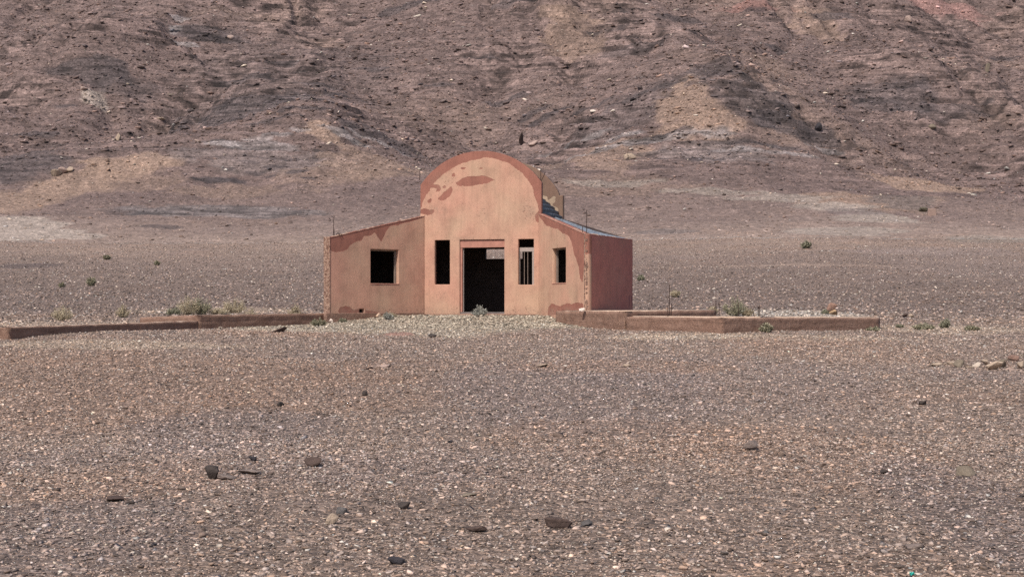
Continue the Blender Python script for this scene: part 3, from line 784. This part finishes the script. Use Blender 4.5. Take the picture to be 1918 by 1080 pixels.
def dirt_center(x, z):
    def sp(u, v, ru, rv, a):
        s, zc = wp(CL, CR, u, v); return a * sstep(1.2, .3, np.hypot((x - s) / (ru * 47 / F), (z - zc) / (rv * 47 / F)))
    out = sp(820, 395, 22, 16, .7)
    for q in ((990, 395, 22, 24, .75), (905, 400, 12, 22, .4), (830, 340, 30, 20, .5), (828, 560, 22, 22, .35), (870, 447, 34, 4, .8), (930, 447, 26, 4, .6), (815, 490, 5, 45, .35), (1001, 505, 6, 12, .8), (880, 384, 30, 10, .3)): out = np.maximum(out, sp(*q))
    return out
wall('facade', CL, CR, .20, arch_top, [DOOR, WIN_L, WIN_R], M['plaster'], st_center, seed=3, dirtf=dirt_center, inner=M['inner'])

# wings
HI, HOUT = 3.215, 2.365
def lin_top(P0, P1, z0, z1):
    L = float(np.linalg.norm(P1 - P0)); return lambda s: z0 + (z1 - z0) * np.asarray(s) / L
WL = hole(LO, LI, 694, 746.5, 467.5, 530.5); WR = hole(RI, RO, 1034.5, 1060, 464.5, 529.5)
DRAIN = hole(LO, LI, 673, 682, 578.5, 586); DRAIN = (DRAIN[0], DRAIN[1], -.02, DRAIN[3])
PLo = lambda pts: P(pts, LO, LI); PRo = lambda pts: P(pts, RI, RO)
st_left = [PLo([(612, 440), (640, 432), (700, 420), (750, 410), (790, 402), (792, 408), (770, 414), (745, 421), (728, 425), (722, 436), (714, 454), (708, 446), (702, 436), (692, 441), (682, 442), (677, 452), (668, 453), (660, 457), (650, 468), (640, 471), (630, 473), (618, 468), (612, 464)]),
           PLo([(633, 586), (634, 580), (638, 575), (648, 573), (657, 575), (662, 580), (672, 580), (675, 586)]), PLo([(684, 586), (684, 580), (700, 583), (712, 585), (712, 588), (690, 588)]), PLo([(694, 532), (742, 531), (730, 534), (706, 534)])]
st_right = [PRo([(1008, 396), (1100, 432), (1100, 446), (1096, 480), (1091, 532), (1086, 520), (1084, 500), (1080, 488), (1076, 478), (1070, 452), (1066, 442), (1056, 438), (1046, 430), (1038, 428), (1030, 424), (1024, 424), (1016, 414), (1010, 408)]),
            PRo([(1025, 590), (1028, 575), (1033, 569), (1046, 572), (1053, 572), (1062, 567), (1070, 570), (1082, 566), (1092, 568), (1093, 582), (1080, 590)])]
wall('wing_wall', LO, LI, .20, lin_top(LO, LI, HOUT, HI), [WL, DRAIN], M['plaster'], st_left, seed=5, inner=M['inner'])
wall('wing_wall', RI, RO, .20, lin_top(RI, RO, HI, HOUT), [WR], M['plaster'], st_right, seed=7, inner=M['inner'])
def side_dirt(x, z): return .45 * sstep(.35, .0, z + .25 * perlin(x * 9, z * .5, 77)) + .25 * sstep(2.5, 1.9, z) * 0
def side_stain(x, z):
    return ((perlin(x * 8, z * .6, 61) > .30) & (z < .55) & (x > 2.0)).astype(float) * .9
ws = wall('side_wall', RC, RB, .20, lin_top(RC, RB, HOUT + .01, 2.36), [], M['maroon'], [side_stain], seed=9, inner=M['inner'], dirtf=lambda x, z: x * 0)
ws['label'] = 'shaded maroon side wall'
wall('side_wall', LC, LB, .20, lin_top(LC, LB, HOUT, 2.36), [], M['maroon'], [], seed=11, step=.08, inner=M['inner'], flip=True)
# rear: arched wall with a strip window, and the low walls that close the wings
BL, BRr = loc2(-2.08, 3.05), loc2(2.085, 3.05)
WB = float(np.linalg.norm(BRr - BL))
def rear_top(s):
    a = arch_top(s, 4.10, 5.30, WB - .30, .15); e = np.minimum(s, WB - s)
    return np.where(e < .15, 4.04, a)
def slit(P0, P1, u0, u1, v0, v1):
    a, Ya = hit(P0, P1, u0); b_, Yb = hit(P0, P1, u1); Ym = (Ya + Yb) / 2
    return (round(float(a), 4), round(float(b_), 4), round(float(zz(v1, Ym)), 4), round(float(zz(v0, Ym)), 4))
REARWIN = slit(BL, BRr, 908.5, 978.5, 466.0, 484.5)
def rear_stain(x, z):
    l = x - WB / 2; a = math.radians(58); Rq = 2.11 / math.sin(a)
    zr = 3.14 - Rq * math.cos(a) + np.sqrt(np.maximum(Rq * Rq - l * l, 0))
    up = z - zr
    return ((up < .30 + .30 * perlin(x * 3.1, z * 3.1, 88) + .12 * perlin(x * 9, z * 9, 89)) & (x < WB - .16 + .1 * perlin(z * 4, z * 0, 90))).astype(float)
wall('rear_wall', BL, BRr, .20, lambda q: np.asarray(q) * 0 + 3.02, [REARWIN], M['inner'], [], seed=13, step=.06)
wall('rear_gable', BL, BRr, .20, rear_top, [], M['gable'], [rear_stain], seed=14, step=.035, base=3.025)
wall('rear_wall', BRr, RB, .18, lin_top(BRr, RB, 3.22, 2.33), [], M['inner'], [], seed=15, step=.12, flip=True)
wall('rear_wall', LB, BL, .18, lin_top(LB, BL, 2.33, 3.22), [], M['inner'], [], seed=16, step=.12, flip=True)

# broken brick ends of the wings
def brick_end(A, B, z0, z1, seed, out=.035, nz=70, nx=6):
    """rough vertical strip of broken masonry between two corners"""
    r = np.random.default_rng(seed); L = np.linalg.norm(B - A); d = (B - A) / L; nn = np.array((d[1], -d[0]))
    zs = np.linspace(z0, z1, nz); ss = np.linspace(-.03, L + .03, nx)
    S_, Z_ = np.meshgrid(ss, zs)
    rel = out * (.2 + np.abs(perlin(S_ * 14, Z_ * 11, seed)) * 1.3 + .5 * (r.random(S_.shape) - .3))
    rel[:, 0] = -.03; rel[:, -1] = -.03
    V = np.stack([A[0] + d[0] * S_ + nn[0] * rel, A[1] + d[1] * S_ + nn[1] * rel, Z_ + .012 * (r.random(S_.shape) - .5)], -1).reshape(-1, 3) - HO
    idx = np.arange(nz * nx).reshape(nz, nx)
    q = np.stack([idx[:-1, :-1], idx[:-1, 1:], idx[1:, 1:], idx[1:, :-1]], -1).reshape(-1, 4)
    back = np.array([(A[0] + nn[0] * -.1, A[1] + nn[1] * -.1, z0), (B[0] - nn[0] * .1, B[1] - nn[1] * .1, z0), (B[0] - nn[0] * .1, B[1] - nn[1] * .1, z1), (A[0] - nn[0] * .1, A[1] - nn[1] * .1, z1)]) - HO
    k = len(V); V = np.concatenate([V, back])
    topq = [(idx[-1, i], idx[-1, i + 1], k + 2, k + 3) for i in range(nx - 1)]
    me = mesh_np('broken_brick', V, np.concatenate([q, np.array(topq)]), None, [M['brick']])
    return link('broken_brick', me, house)
brick_end(RO, RC, -.2, HOUT + .02, 3)
brick_end(LC, LO, -.2, HOUT + .02, 4)

# coping of loose mortar and stones on the wing tops
def coping(A, B, za, zb, seed, w=.2, hgt=.05):
    L = np.linalg.norm(B - A); d = (B - A) / L; nn = np.array((-d[1], d[0])); n = int(L / .03); m = 7
    S_, K_ = np.meshgrid(np.linspace(0, 1, n), np.linspace(0, 1, m))
    prof_ = np.sin(K_ * math.pi) ** .6
    lump = np.maximum(0, .25 + .9 * fbm(S_ * L * 5, K_ * 1.5, seed, 3) + .5 * perlin(S_ * L * 1.1, K_ * 0, seed + 5))
    Z_ = za + (zb - za) * S_ - .012 + hgt * prof_ * lump
    O_ = -.012 + K_ * w
    V = np.stack([A[0] + d[0] * S_ * L + nn[0] * O_, A[1] + d[1] * S_ * L + nn[1] * O_, Z_], -1).reshape(-1, 3) - HO
    idx = np.arange(n * m).reshape(m, n); q = np.stack([idx[:-1, :-1], idx[:-1, 1:], idx[1:, 1:], idx[1:, :-1]], -1).reshape(-1, 4)
    return link('coping', mesh_np('coping', V, q, None, [M['cope']]), house)
M['cope'] = mat_mud('coping_mortar', (.26, .15, .105), (.48, .35, .26), 9.0, .04)
coping(RC, RB, HOUT + .01, 2.36, 5, .2, .06); coping(LO, LI, HOUT, HI, 6, .2, .04); coping(RI, RO, HI, HOUT, 8, .2, .03)

# door surround: deep plastered head and jambs set back in the opening
def local_box(b, A, Bp, s0, s1, d0, d1, z0, z1):
    L = np.linalg.norm(Bp - A); e = (Bp - A) / L; nn = np.array((-e[1], e[0]))
    pt = lambda s, d, z: (A[0] + e[0] * s + nn[0] * d - HO[0], A[1] + e[1] * s + nn[1] * d - HO[1], z)
    b.hexa([pt(s0, d0, z0), pt(s1, d0, z0), pt(s1, d1, z0), pt(s0, d1, z0), pt(s0, d0, z1), pt(s1, d0, z1), pt(s1, d1, z1), pt(s0, d1, z1)])
s0, s1, z0, z1 = DOOR; headz = float(zz(463, 46.9))
b = MB(); local_box(b, CL, CR, s0 + .003, s1 - .003, .045, .188, headz, z1 - .003)
fr = b.build('door_frame', M['frame'], house)
for a_, b_ in ((s0 + .003, s0 + .075), (s1 - .018, s1 - .003)):
    j = MB(); local_box(j, CL, CR, a_, b_, .055, .186, -.05, headz - .002); j.build('jamb', M['frame'], fr)
j = MB(); local_box(j, CL, CR, s0 + .08, s0 + .105, .12, .17, -.05, headz - .004); j.build('jamb', M['wood'], fr)

# window boards inside the two wing windows, left over from the frames
def lining(A, Bp, hole_, side, mat):
    s0, s1, z0, z1 = hole_; w_ = .055
    b = MB()
    if side == 'right': local_box(b, A, Bp, s1 - w_, s1 - .002, .13, .19, z0 + .005, z1 - .05)
    else: local_box(b, A, Bp, s0 + .002, s0 + w_, .13, .19, z0 + .005, z1 - .05)
    local_box(b, A, Bp, s0 + .002, s1 - .002, .125, .192, z1 - .045, z1 - .002)
    o = b.build('window_frame', mat, house)
    s = MB(); local_box(s, A, Bp, s0 - .01, s1 + .01, -.012, .1, z0 - .03, z0 - .004); s.build('sill', M['frame'], o)
lining(LO, LI, WL, 'right', M['jamb']); lining(RI, RO, WR, 'left', M['jamb'])

# barred casement in the right slit window
s0, s1, z0, z1 = WIN_R; hz = float(zz(463, 46.5)); hz2 = float(zz(470.5, 46.5))
b = MB(); local_box(b, CL, CR, s0 + .012, s1 - .004, .11, .16, hz2, hz)
local_box(b, CL, CR, s1 - .085, s1 - .03, .11, .155, z0 + .003, hz2 - .003); local_box(b, CL, CR, s0 + .012, s0 + .035, .11, .155, z0 + .003, hz2 - .003)
wf = b.build('window_frame', M['wood'], house)
for t in (.33, .55):
    sb = s0 + (s1 - s0) * t; k = MB(); local_box(k, CL, CR, sb - .008, sb + .008, .125, .14, z0 + .003, hz2 - .003); k.build('bar', M['jamb'], wf)

# plinth strip under the front walls
def plinth(A, Bp, s0, s1, out, z1):
    L = np.linalg.norm(Bp - A); b = MB(); local_box(b, A, Bp, s0, L - s1, -out, .1, -.5, z1); o = b.build('plinth', M['mud'], house)
    bv = o.modifiers.new('bevel', 'BEVEL'); bv.width = .012; bv.segments = 2
plinth(LO, LI, -.12, .06, .06, -.027); plinth(CL, CR, .05, .05, .05, -.064)
# floor slab and roofs
b = MB(); pts = [loc2(-2.0, .05), loc2(-4.1, -2.9), loc2(-4.8, .6), loc2(-2.0, 3.0), loc2(2.0, 3.0), loc2(4.8, .6), loc2(4.1, -2.9), loc2(2.0, .05)]
b.add([(p[0] - HO[0], p[1] - HO[1], .0) for p in pts] + [(p[0] - HO[0], p[1] - HO[1], -.3) for p in pts], [tuple(range(7, -1, -1))] + [(i, (i + 1) % 8, 8 + (i + 1) % 8, 8 + i) for i in range(8)])
b.build('floor_slab', M['floor'], house)
def grid_mesh(name, V, mat, parent, solid=.006):
    n, m, _ = V.shape; idx = np.arange(n * m).reshape(n, m)
    q = np.stack([idx[:-1, :-1], idx[:-1, 1:], idx[1:, 1:], idx[1:, :-1]], -1).reshape(-1, 4)
    me = mesh_np(name, V.reshape(-1, 3) - HO, q, None, [mat], None, True)
    o = link(name, me, parent); s = o.modifiers.new('solid', 'SOLIDIFY'); s.thickness = solid; return o
# barrel roof, corrugated along its length
sp = np.linspace(0, 1, 420); dd = np.linspace(.19, 3.04, 24)
ang0 = math.radians(58); Rb = 2.11 / math.sin(ang0)
th = -ang0 + 2 * ang0 * sp
V = np.zeros((24, 420, 3))
for i, d_ in enumerate(dd):
    sag = .05 * math.sin(d_ * 2.1)
    rr = Rb + .05 * np.sin(th * Rb / .21 * 2 * math.pi) + .02 * perlin(th * 3, th * 0 + d_ * 1.2, 5)
    l = rr * np.sin(th); z_ = 3.14 - Rb * math.cos(ang0) + rr * np.cos(th) - sag * .5
    V[i, :, 0] = HX + l * rvec[0] + d_ * nvec[0]; V[i, :, 1] = HY + l * rvec[1] + d_ * nvec[1]; V[i, :, 2] = z_
grid_mesh('barrel_roof', V, M['sheet'], house)
# lean-to roofs of the wings, corrugated down the slope
def wing_roof(sgn):
    n, m = 260, 16; V = np.zeros((n, m, 3)); t = np.linspace(0, 1, n)
    A0, A1 = loc2(sgn * 1.96, .16), loc2(sgn * 1.96, 3.03); B0, B1 = (RO, RB) if sgn > 0 else (LO, LB)
    e = (B1 - B0); B0 = B0 + e * .035; 
    for j in range(m):
        k = j / (m - 1); P_ = (A0[None] + (A1 - A0)[None] * t[:, None]) * (1 - k) + (B0[None] + (B1 - B0)[None] * t[:, None]) * k
        z_ = (3.20 + .05 * t) * (1 - k) + 2.345 * k - .085 * math.sin(k * math.pi) * t
        z_ = z_ + .042 * np.sin(t * 3.2 / .30 * 2 * math.pi) + .03 * perlin(t * 5, t * 0 + k * 2, 8) - .03
        V[:, j, 0] = P_[:, 0]; V[:, j, 1] = P_[:, 1]; V[:, j, 2] = z_
    grid_mesh('lean_to_roof', V, M['zinc'], house)
wing_roof(1); wing_roof(-1)

# reinforcing rods left standing out of the walls
def rods(lst, parent, origin):
    for pts in lst:
        b = MB(); b.tube(pts, .011, 5); b.build('rebar', M['rebar'], parent, origin=origin)
def rod(u, v0, v1, Y, lean=0.0):
    x0 = (u - UC) * Y / F; return [(x0, Y, zz(v1, Y)), (x0 + lean * .5, Y, zz((v0 + v1) / 2, Y)), (x0 + lean, Y, zz(v0, Y))]
def loop(u, v, Y, r):
    x0 = (u - UC) * Y / F; return [(x0 + r * math.cos(a), Y, zz(v, Y) - .02 + 1.7 * r * math.sin(a)) for a in np.linspace(0, math.pi, 9)]
rods([rod(624, 403, 446, 45.25, .03), rod(626, 430, 446, 45.3), loop(633, 441, 45.25, .06), loop(637, 441, 45.3, .055), rod(786, 317, 338, 47.6, .01), rod(1013, 316, 342, 46.55), rod(1012.5, 322, 342, 46.5, .16), rod(1098.5, 393, 437, 43.1, .01), rod(1091, 424, 436, 43.2)], house, tuple(HO))

# ------------------------------------------------------------------ footings
def footing(name, path, thick, label, zb, seed, rise=None, parent_label='footing'):
    """A low mud and concrete foundation wall along a path of (x, y, top z); outer face on the path, thickness to the left of it."""
    root = empty(name, (path[0][0], path[0][1], zb)); org = (path[0][0], path[0][1], zb)
    P_ = [np.array(p, float) for p in path]
    pts = []
    for a, b_ in zip(P_[:-1], P_[1:]):
        n = max(2, int(np.linalg.norm(b_ - a) / .12))
        pts += [a + (b_ - a) * i / n for i in range(n)]
    pts.append(P_[-1]); pts = np.array(pts)
    tg = np.gradient(pts[:, :2], axis=0); tg /= np.linalg.norm(tg, axis=1)[:, None]
    nn = np.stack([-tg[:, 1], tg[:, 0]], -1)
    s = np.arange(len(pts)) * .12
    rows = 12; V = []
    for k in range(rows):
        f = k / (rows - 1)
        rel = .02 * fbm(s * 2.2, s * 0 + f * 2, seed, 3) + .012 * perlin(s * 9, s * 0 + f * 5, seed + 3) - (.010 if k == rows - 1 else 0) - .03 * (1 - f) - .022 * np.exp(-((f - .80 - .03 * perlin(s * 1.3, s * 0, seed + 12)) / .035) ** 2) * (perlin(s * .5, s * 0 + 4, seed + 13) > -.25)
        V.append(np.stack([pts[:, 0] + nn[:, 0] * -rel * -1 * -1, pts[:, 1] + nn[:, 1] * -rel, zb + (pts[:, 2] + .014 * perlin(s * 3, s * 0, seed + 8) + .012 * perlin(s * .7, s * 0, seed + 9) - zb) * f], -1))
    n = len(pts)
    top = V[-1].copy(); V.append(top + np.stack([nn[:, 0] * thick, nn[:, 1] * thick, .006 * perlin(s * 4, s * 0 + 3, seed)], -1))
    bot = V[-1].copy(); bot[:, 2] = zb; V.append(bot)
    V = np.array(V); R_ = len(V); idx = np.arange(R_ * n).reshape(R_, n)
    q = np.stack([idx[:-1, :-1], idx[:-1, 1:], idx[1:, 1:], idx[1:, :-1]], -1)
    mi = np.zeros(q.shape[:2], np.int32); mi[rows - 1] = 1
    caps3 = []; fl = q.reshape(-1, 4)
    ends = []
    for e in (0, n - 1):
        for k in range(rows - 1):
            ends.append((idx[k, e], idx[k + 1, e], idx[rows, e] if k == rows - 2 else idx[rows + 1, e], idx[rows + 1, e]))
    tri = []
    for e in (0, n - 1):
        loop_ = [idx[k, e] for k in range(R_)]
        tri += [(loop_[0], loop_[i], loop_[i + 1]) for i in range(1, R_ - 1)]
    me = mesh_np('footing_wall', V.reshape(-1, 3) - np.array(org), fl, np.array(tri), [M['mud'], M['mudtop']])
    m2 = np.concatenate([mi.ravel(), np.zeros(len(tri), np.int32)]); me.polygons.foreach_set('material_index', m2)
    bm = bmesh.new(); bm.from_mesh(me); bmesh.ops.recalc_face_normals(bm, faces=bm.faces); bm.to_mesh(me); bm.free()
    link('footing_wall', me, root)
    tag(root, label, 'footing'); return root, org
def pw(u, v, Y): return ((u - UC) * Y / F, Y, zz(v, Y))
# the outer face of each path lies on the right hand of its direction
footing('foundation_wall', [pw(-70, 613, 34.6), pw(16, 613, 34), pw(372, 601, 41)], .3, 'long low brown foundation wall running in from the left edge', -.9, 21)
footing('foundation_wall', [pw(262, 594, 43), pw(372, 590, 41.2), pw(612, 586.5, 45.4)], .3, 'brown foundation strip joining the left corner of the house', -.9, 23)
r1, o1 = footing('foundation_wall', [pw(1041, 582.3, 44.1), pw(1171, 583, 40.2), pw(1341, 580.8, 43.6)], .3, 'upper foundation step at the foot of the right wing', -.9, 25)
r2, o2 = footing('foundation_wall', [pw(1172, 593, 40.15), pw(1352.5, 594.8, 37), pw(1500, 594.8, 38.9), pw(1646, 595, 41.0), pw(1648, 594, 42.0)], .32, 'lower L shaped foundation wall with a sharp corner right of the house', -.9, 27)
rods([rod(1254, 533, 592, 39.2), rod(1251, 570, 592, 39.2), rod(1257, 568, 592, 39.25, .01), rod(1420, 573, 596, 38.2), rod(1423, 571, 596, 38.25), rod(1414, 578, 596, 38.15, -.07), [pw(1422, 595, 38.2), pw(1440, 586, 38.4), pw(1462, 578, 38.6)]], r2, o2)
rods([rod(1341, 562, 592, 43.9), rod(1347, 566, 592, 43.9), rod(1383, 566, 590, 43.9)], r1, o1)

# sandy fill inside the right footings, level with their tops
def fill(name, pts, label):
    c = np.mean(pts, 0); n = len(pts); V = [tuple(c)] + [tuple(p) for p in pts] + [(p[0], p[1], p[2] - .5) for p in pts]
    f3 = [(0, 1 + i, 1 + (i + 1) % n) for i in range(n)]; f4 = [(1 + i, 1 + n + i, 1 + n + (i + 1) % n, 1 + (i + 1) % n) for i in range(n)]
    tag(link(name, mesh_np(name, np.array(V), np.array(f4), np.array(f3), [M['mudtop']])), label, kind='structure')
fill('sand_floor', [(3.4, 40.5, -.085), (5.6, 37.35, -.085), (10.45, 41.3, -.118), (10.6, 44.5, -.17), (6.4, 43.6, -.12), (3.5, 40.6, -.09)], 'sandy floor inside the lower right foundation')
fill('sand_floor', [(1.55, 44.05, .062), (3.35, 40.45, .062), (6.2, 43.6, .085), (4.4, 46.0, .06), (2.42, 43.0, .06), (2.2, 42.85, .06)], 'sandy floor inside the upper right foundation')
# broken plaster slab and earth banks
def clod(name, u, v, wpx, hpx, dpx, mat, label, cat, seed, Y=None, z=None):
    x, y, gz = at(u, v, True)
    if Y: y = Y; x = (u - UC) * Y / F; gz = z if z is not None else float(H(x, y))
    s = y / F; n, m = 60, 24
    a, b_ = np.meshgrid(np.linspace(-1, 1, n), np.linspace(-1, 1, m))
    hgt = np.maximum(0, 1 - (a * a) ** 1.5 - (b_ * b_) ** 1.2) ** .6 * (.55 + .6 * np.abs(fbm(a * 4 + seed, b_ * 2, seed, 4)) + .35 * perlin(a * 9, b_ * 4, seed + 3))
    edge = sstep(-.95, -.7, b_)
    Z = hpx * s * hgt * edge * 1.1 - .06
    V = np.stack([a * wpx * s / 2, b_ * dpx * s + .1 * wpx * s * .1 * perlin(a * 5, b_, seed + 5), Z], -1).reshape(-1, 3)
    idx = np.arange(n * m).reshape(m, n); q = np.stack([idx[:-1, :-1], idx[:-1, 1:], idx[1:, 1:], idx[1:, :-1]], -1).reshape(-1, 4)
    me = mesh_np(name, V, q, None, [mat]); return tag(link(name, me, None, (x, y, gz)), label, cat)
M['bank'] = mat_mud('bank_earth', (.10, .06, .045), (.30, .20, .15), 2.5, .12)
M['slabred'] = mat_mud('red_plaster_piece', (.20, .115, .09), (.30, .19, .15), 3.0, .06)
clod('plaster_slab', 748, 627, 66, 11, 30, M['slabred'], 'broken reddish plaster slab lying below the pale rubble', 'plaster slab', 5)
clod('earth_bank', 500, 582, 76, 10, 20, M['bank'], 'left one of two low earth banks with a dark broken edge by the house', 'earth bank', 6, 50)
clod('earth_bank', 578, 582, 64, 9, 20, M['bank'], 'right one of two low earth banks touching the house corner', 'earth bank', 9, 50)

# ------------------------------------------------------------------ plants
def shrub(u, v, wpx, hpx, kind, label, seed, Y=None, z=None):
    if Y is None: x, y, gz = at(u, v, True)
    else: x, y = (u - UC) * Y / F, Y; gz = float(H(x, y)) if z is None else z
    s = y / F; w_ = wpx * s / 2 * 1.12; h_ = hpx * s * 1.2
    r = np.random.default_rng(seed)
    cols = {'dry': ((.36, .29, .19), (.50, .42, .29), (.25, .20, .13)), 'olive': ((.21, .19, .12), (.31, .27, .18), (.14, .135, .09)), 'green': ((.20, .185, .125), (.27, .25, .17), (.14, .135, .09)), 'grey': ((.26, .25, .21), (.36, .34, .29), (.16, .155, .13))}[kind]
    root = tag(empty('shrub', (x, y, gz - .02)), label, 'shrub')
    V = []; Fq = []; C = []
    def blade(p, q, wd, c):
        d = q - p; a = np.cross(d, r.normal(size=3)); a = a / (np.linalg.norm(a) + 1e-9) * wd
        b0 = len(V); V.extend([p - a, p + a, q + a * .35, q - a * .35]); Fq.append((b0, b0 + 1, b0 + 2, b0 + 3)); C.extend([c] * 4)
    nst = int(26 + 16 * min(wpx / 20, 4)); tw = max(.0035, .32 * s)
    SV, SF, SC_ = [], [], []
    tips = []
    for i in range(nst):
        a = r.uniform(0, 2 * math.pi); rad = math.sqrt(r.uniform(0, 1)); top = np.array((math.cos(a) * rad * w_, math.sin(a) * rad * w_ * .9, h_ * (1 - .55 * rad ** 2) * r.uniform(.65, 1.08)))
        base = np.array((math.cos(a) * rad * w_ * .25, math.sin(a) * rad * w_ * .22, 0)); mid = (base + top) / 2 + np.array((math.cos(a), math.sin(a), .2)) * w_ * .08
        c = np.array(cols[2]) * r.uniform(.8, 1.2)
        for p, q in ((base, mid), (mid, top)):
            d = q - p; sd_ = np.cross(d, r.normal(size=3)); sd_ = sd_ / (np.linalg.norm(sd_) + 1e-9) * tw
            b0 = len(SV); SV.extend([p - sd_, p + sd_, q + sd_ * .6, q - sd_ * .6]); SF.append((b0, b0 + 1, b0 + 2, b0 + 3)); SC_.extend([c] * 4)
        tips.append((base, mid, top))
    nl = int(nst * (46 if wpx > 24 else 34))
    for i in range(nl):
        base, mid, top = tips[r.integers(nst)]; t = r.uniform(.15, 1.0)
        p = (mid + (top - mid) * (t * 2 - 1)) if t > .5 else base + (mid - base) * t * 2
        p = p + r.normal(0, w_ * .07, 3); p[2] = max(p[2], .005)
        d = r.normal(size=3); d[2] = abs(d[2]) * .8 + .15; d /= np.linalg.norm(d)
        ln = r.uniform(.6, 1.5) * max(.03, 1.6 * s)
        c = np.array(cols[0]) if r.random() < .55 else np.array(cols[1])
        if r.random() < .2: c = np.array(cols[2])
        blade(p, p + d * ln, ln * (.24 if kind in ('dry',) else .34), c * r.uniform(.8, 1.25))
    link('stems', mesh_np('stems', np.array(SV), np.array(SF), None, [M['leaf']], np.array(SC_)), root)
    link('foliage', mesh_np('foliage', np.array(V), np.array(Fq), None, [M['leaf']], np.array(C)), root)
    return root

SHRUBS = [
    (117, 600, 40, 24, 'dry', 'round straw coloured shrub behind the long left foundation wall'),
    (231, 594, 26, 20, 'dry', 'smaller round straw coloured shrub left of the foundation step'),
    (352, 589, 46, 30, 'dry', 'tall dry bush left of the green one behind the left footing'),
    (376, 589, 40, 28, 'olive', 'greenish bush right of the tall dry one behind the left footing'),
    (325, 590, 30, 12, 'green', 'low green tuft at the left foot of the tall dry bush'),
    (438, 586, 44, 26, 'dry', 'wispy dry bush in the middle behind the left footing'),
    (410, 588, 34, 10, 'dry', 'low straw tuft between two bushes behind the left footing'),
    (469, 606, 34, 26, 'dry', 'straw bush growing over the dark left footing'),
    (432, 604, 24, 14, 'olive', 'faint olive tuft against the dark left footing'),
    (552, 581, 26, 24, 'dry', 'thin dry bush between the two earth banks', 50.5),
    (598, 610, 28, 13, 'olive', 'grey green tuft on the pale rubble below the left wing'),
    (570, 603, 20, 8, 'green', 'small green tuft at the left end of the pale rubble'),
    (727, 598, 20, 12, 'grey', 'grey tuft at the foot of the left wing'),
    (642, 590, 14, 7, 'green', 'tiny green tuft near the left corner of the house', 44.9),
    (730, 586, 24, 8, 'dry', 'dry weeds along the base of the left wing', 46.0),
    (899, 588, 28, 17, 'grey', 'silvery grey bush in front of the doorway', 46.1),
    (1375, 591, 46, 32, 'olive', 'large olive bush behind the right footing'),
    (1335, 590, 20, 18, 'dry', 'dry bush left of the large olive one behind the right footing'),
    (1400, 592, 26, 14, 'dry', 'pale low bush right of the large olive one behind the footing'),
    (1266, 556, 22, 14, 'dry', 'yellowish tuft on the gravel behind the tall rod'),
    (1201, 526, 14, 11, 'green', 'dark green tuft on the plain right of the side wall'),
    (1510, 465, 22, 12, 'green', 'dark green bush far out on the right plain'),
    (1548, 588, 18, 8, 'green', 'green tuft left of the small cairn'),
    (1685, 613, 14, 6, 'green', 'small green tuft just right of the footing end'),
    (1770, 614, 22, 16, 'green', 'green bush farthest right beyond the footing'),
    (1730, 617, 40, 10, 'olive', 'wide low olive tuft left of the farthest right green bush'),
    (1635, 620, 24, 8, 'olive', 'olive tuft at the right end of the lower footing'),
    (1435, 622, 26, 16, 'olive', 'thin weed growing up the dark face of the right footing'),
    (1820, 618, 26, 8, 'olive', 'sparse weed right of the farthest green bush'),
    (171, 535, 20, 16, 'olive', 'faint olive bush on the plain at far left'),
    (116, 538, 12, 8, 'olive', 'small dull tuft left of the faint olive bush'),
    (200, 486, 14, 8, 'olive', 'olive tuft highest up on the left plain'),
    (294, 497, 10, 8, 'olive', 'small dull tuft alone on the left plain'),
    (1130, 604, 30, 6, 'dry', 'low weeds below the upper step of the right footing'),
]
for i, s_ in enumerate(SHRUBS): shrub(*s_[:6], 300 + i, *s_[6:])

# scrap of turquoise plastic at the bottom edge
x, y, z = at(1708, 1079); bm = bmesh.new()
gr = [[bm.verts.new((.028 * (i / 5 - .5) + .004 * math.sin(j * 2.3 + i), .02 * (j / 4 - .5), .012 + .009 * math.sin(i * 1.7 + j * 1.1) + .006 * math.cos(j * 2.9))) for i in range(6)] for j in range(5)]
for j in range(4):
    for i in range(5): bm.faces.new((gr[j][i], gr[j][i + 1], gr[j + 1][i + 1], gr[j + 1][i]))
me = bpy.data.meshes.new('plastic_scrap'); bm.to_mesh(me); bm.free(); me.materials.append(mat_plain('turquoise_plastic', (.04, .42, .34), .4, 0, .15, 60))
o = tag(link('plastic_scrap', me, None, (x, y, z + .012)), 'tiny crumpled turquoise scrap at the bottom edge of the gravel', 'litter')
sm = o.modifiers.new('solid', 'SOLIDIFY'); sm.thickness = .002
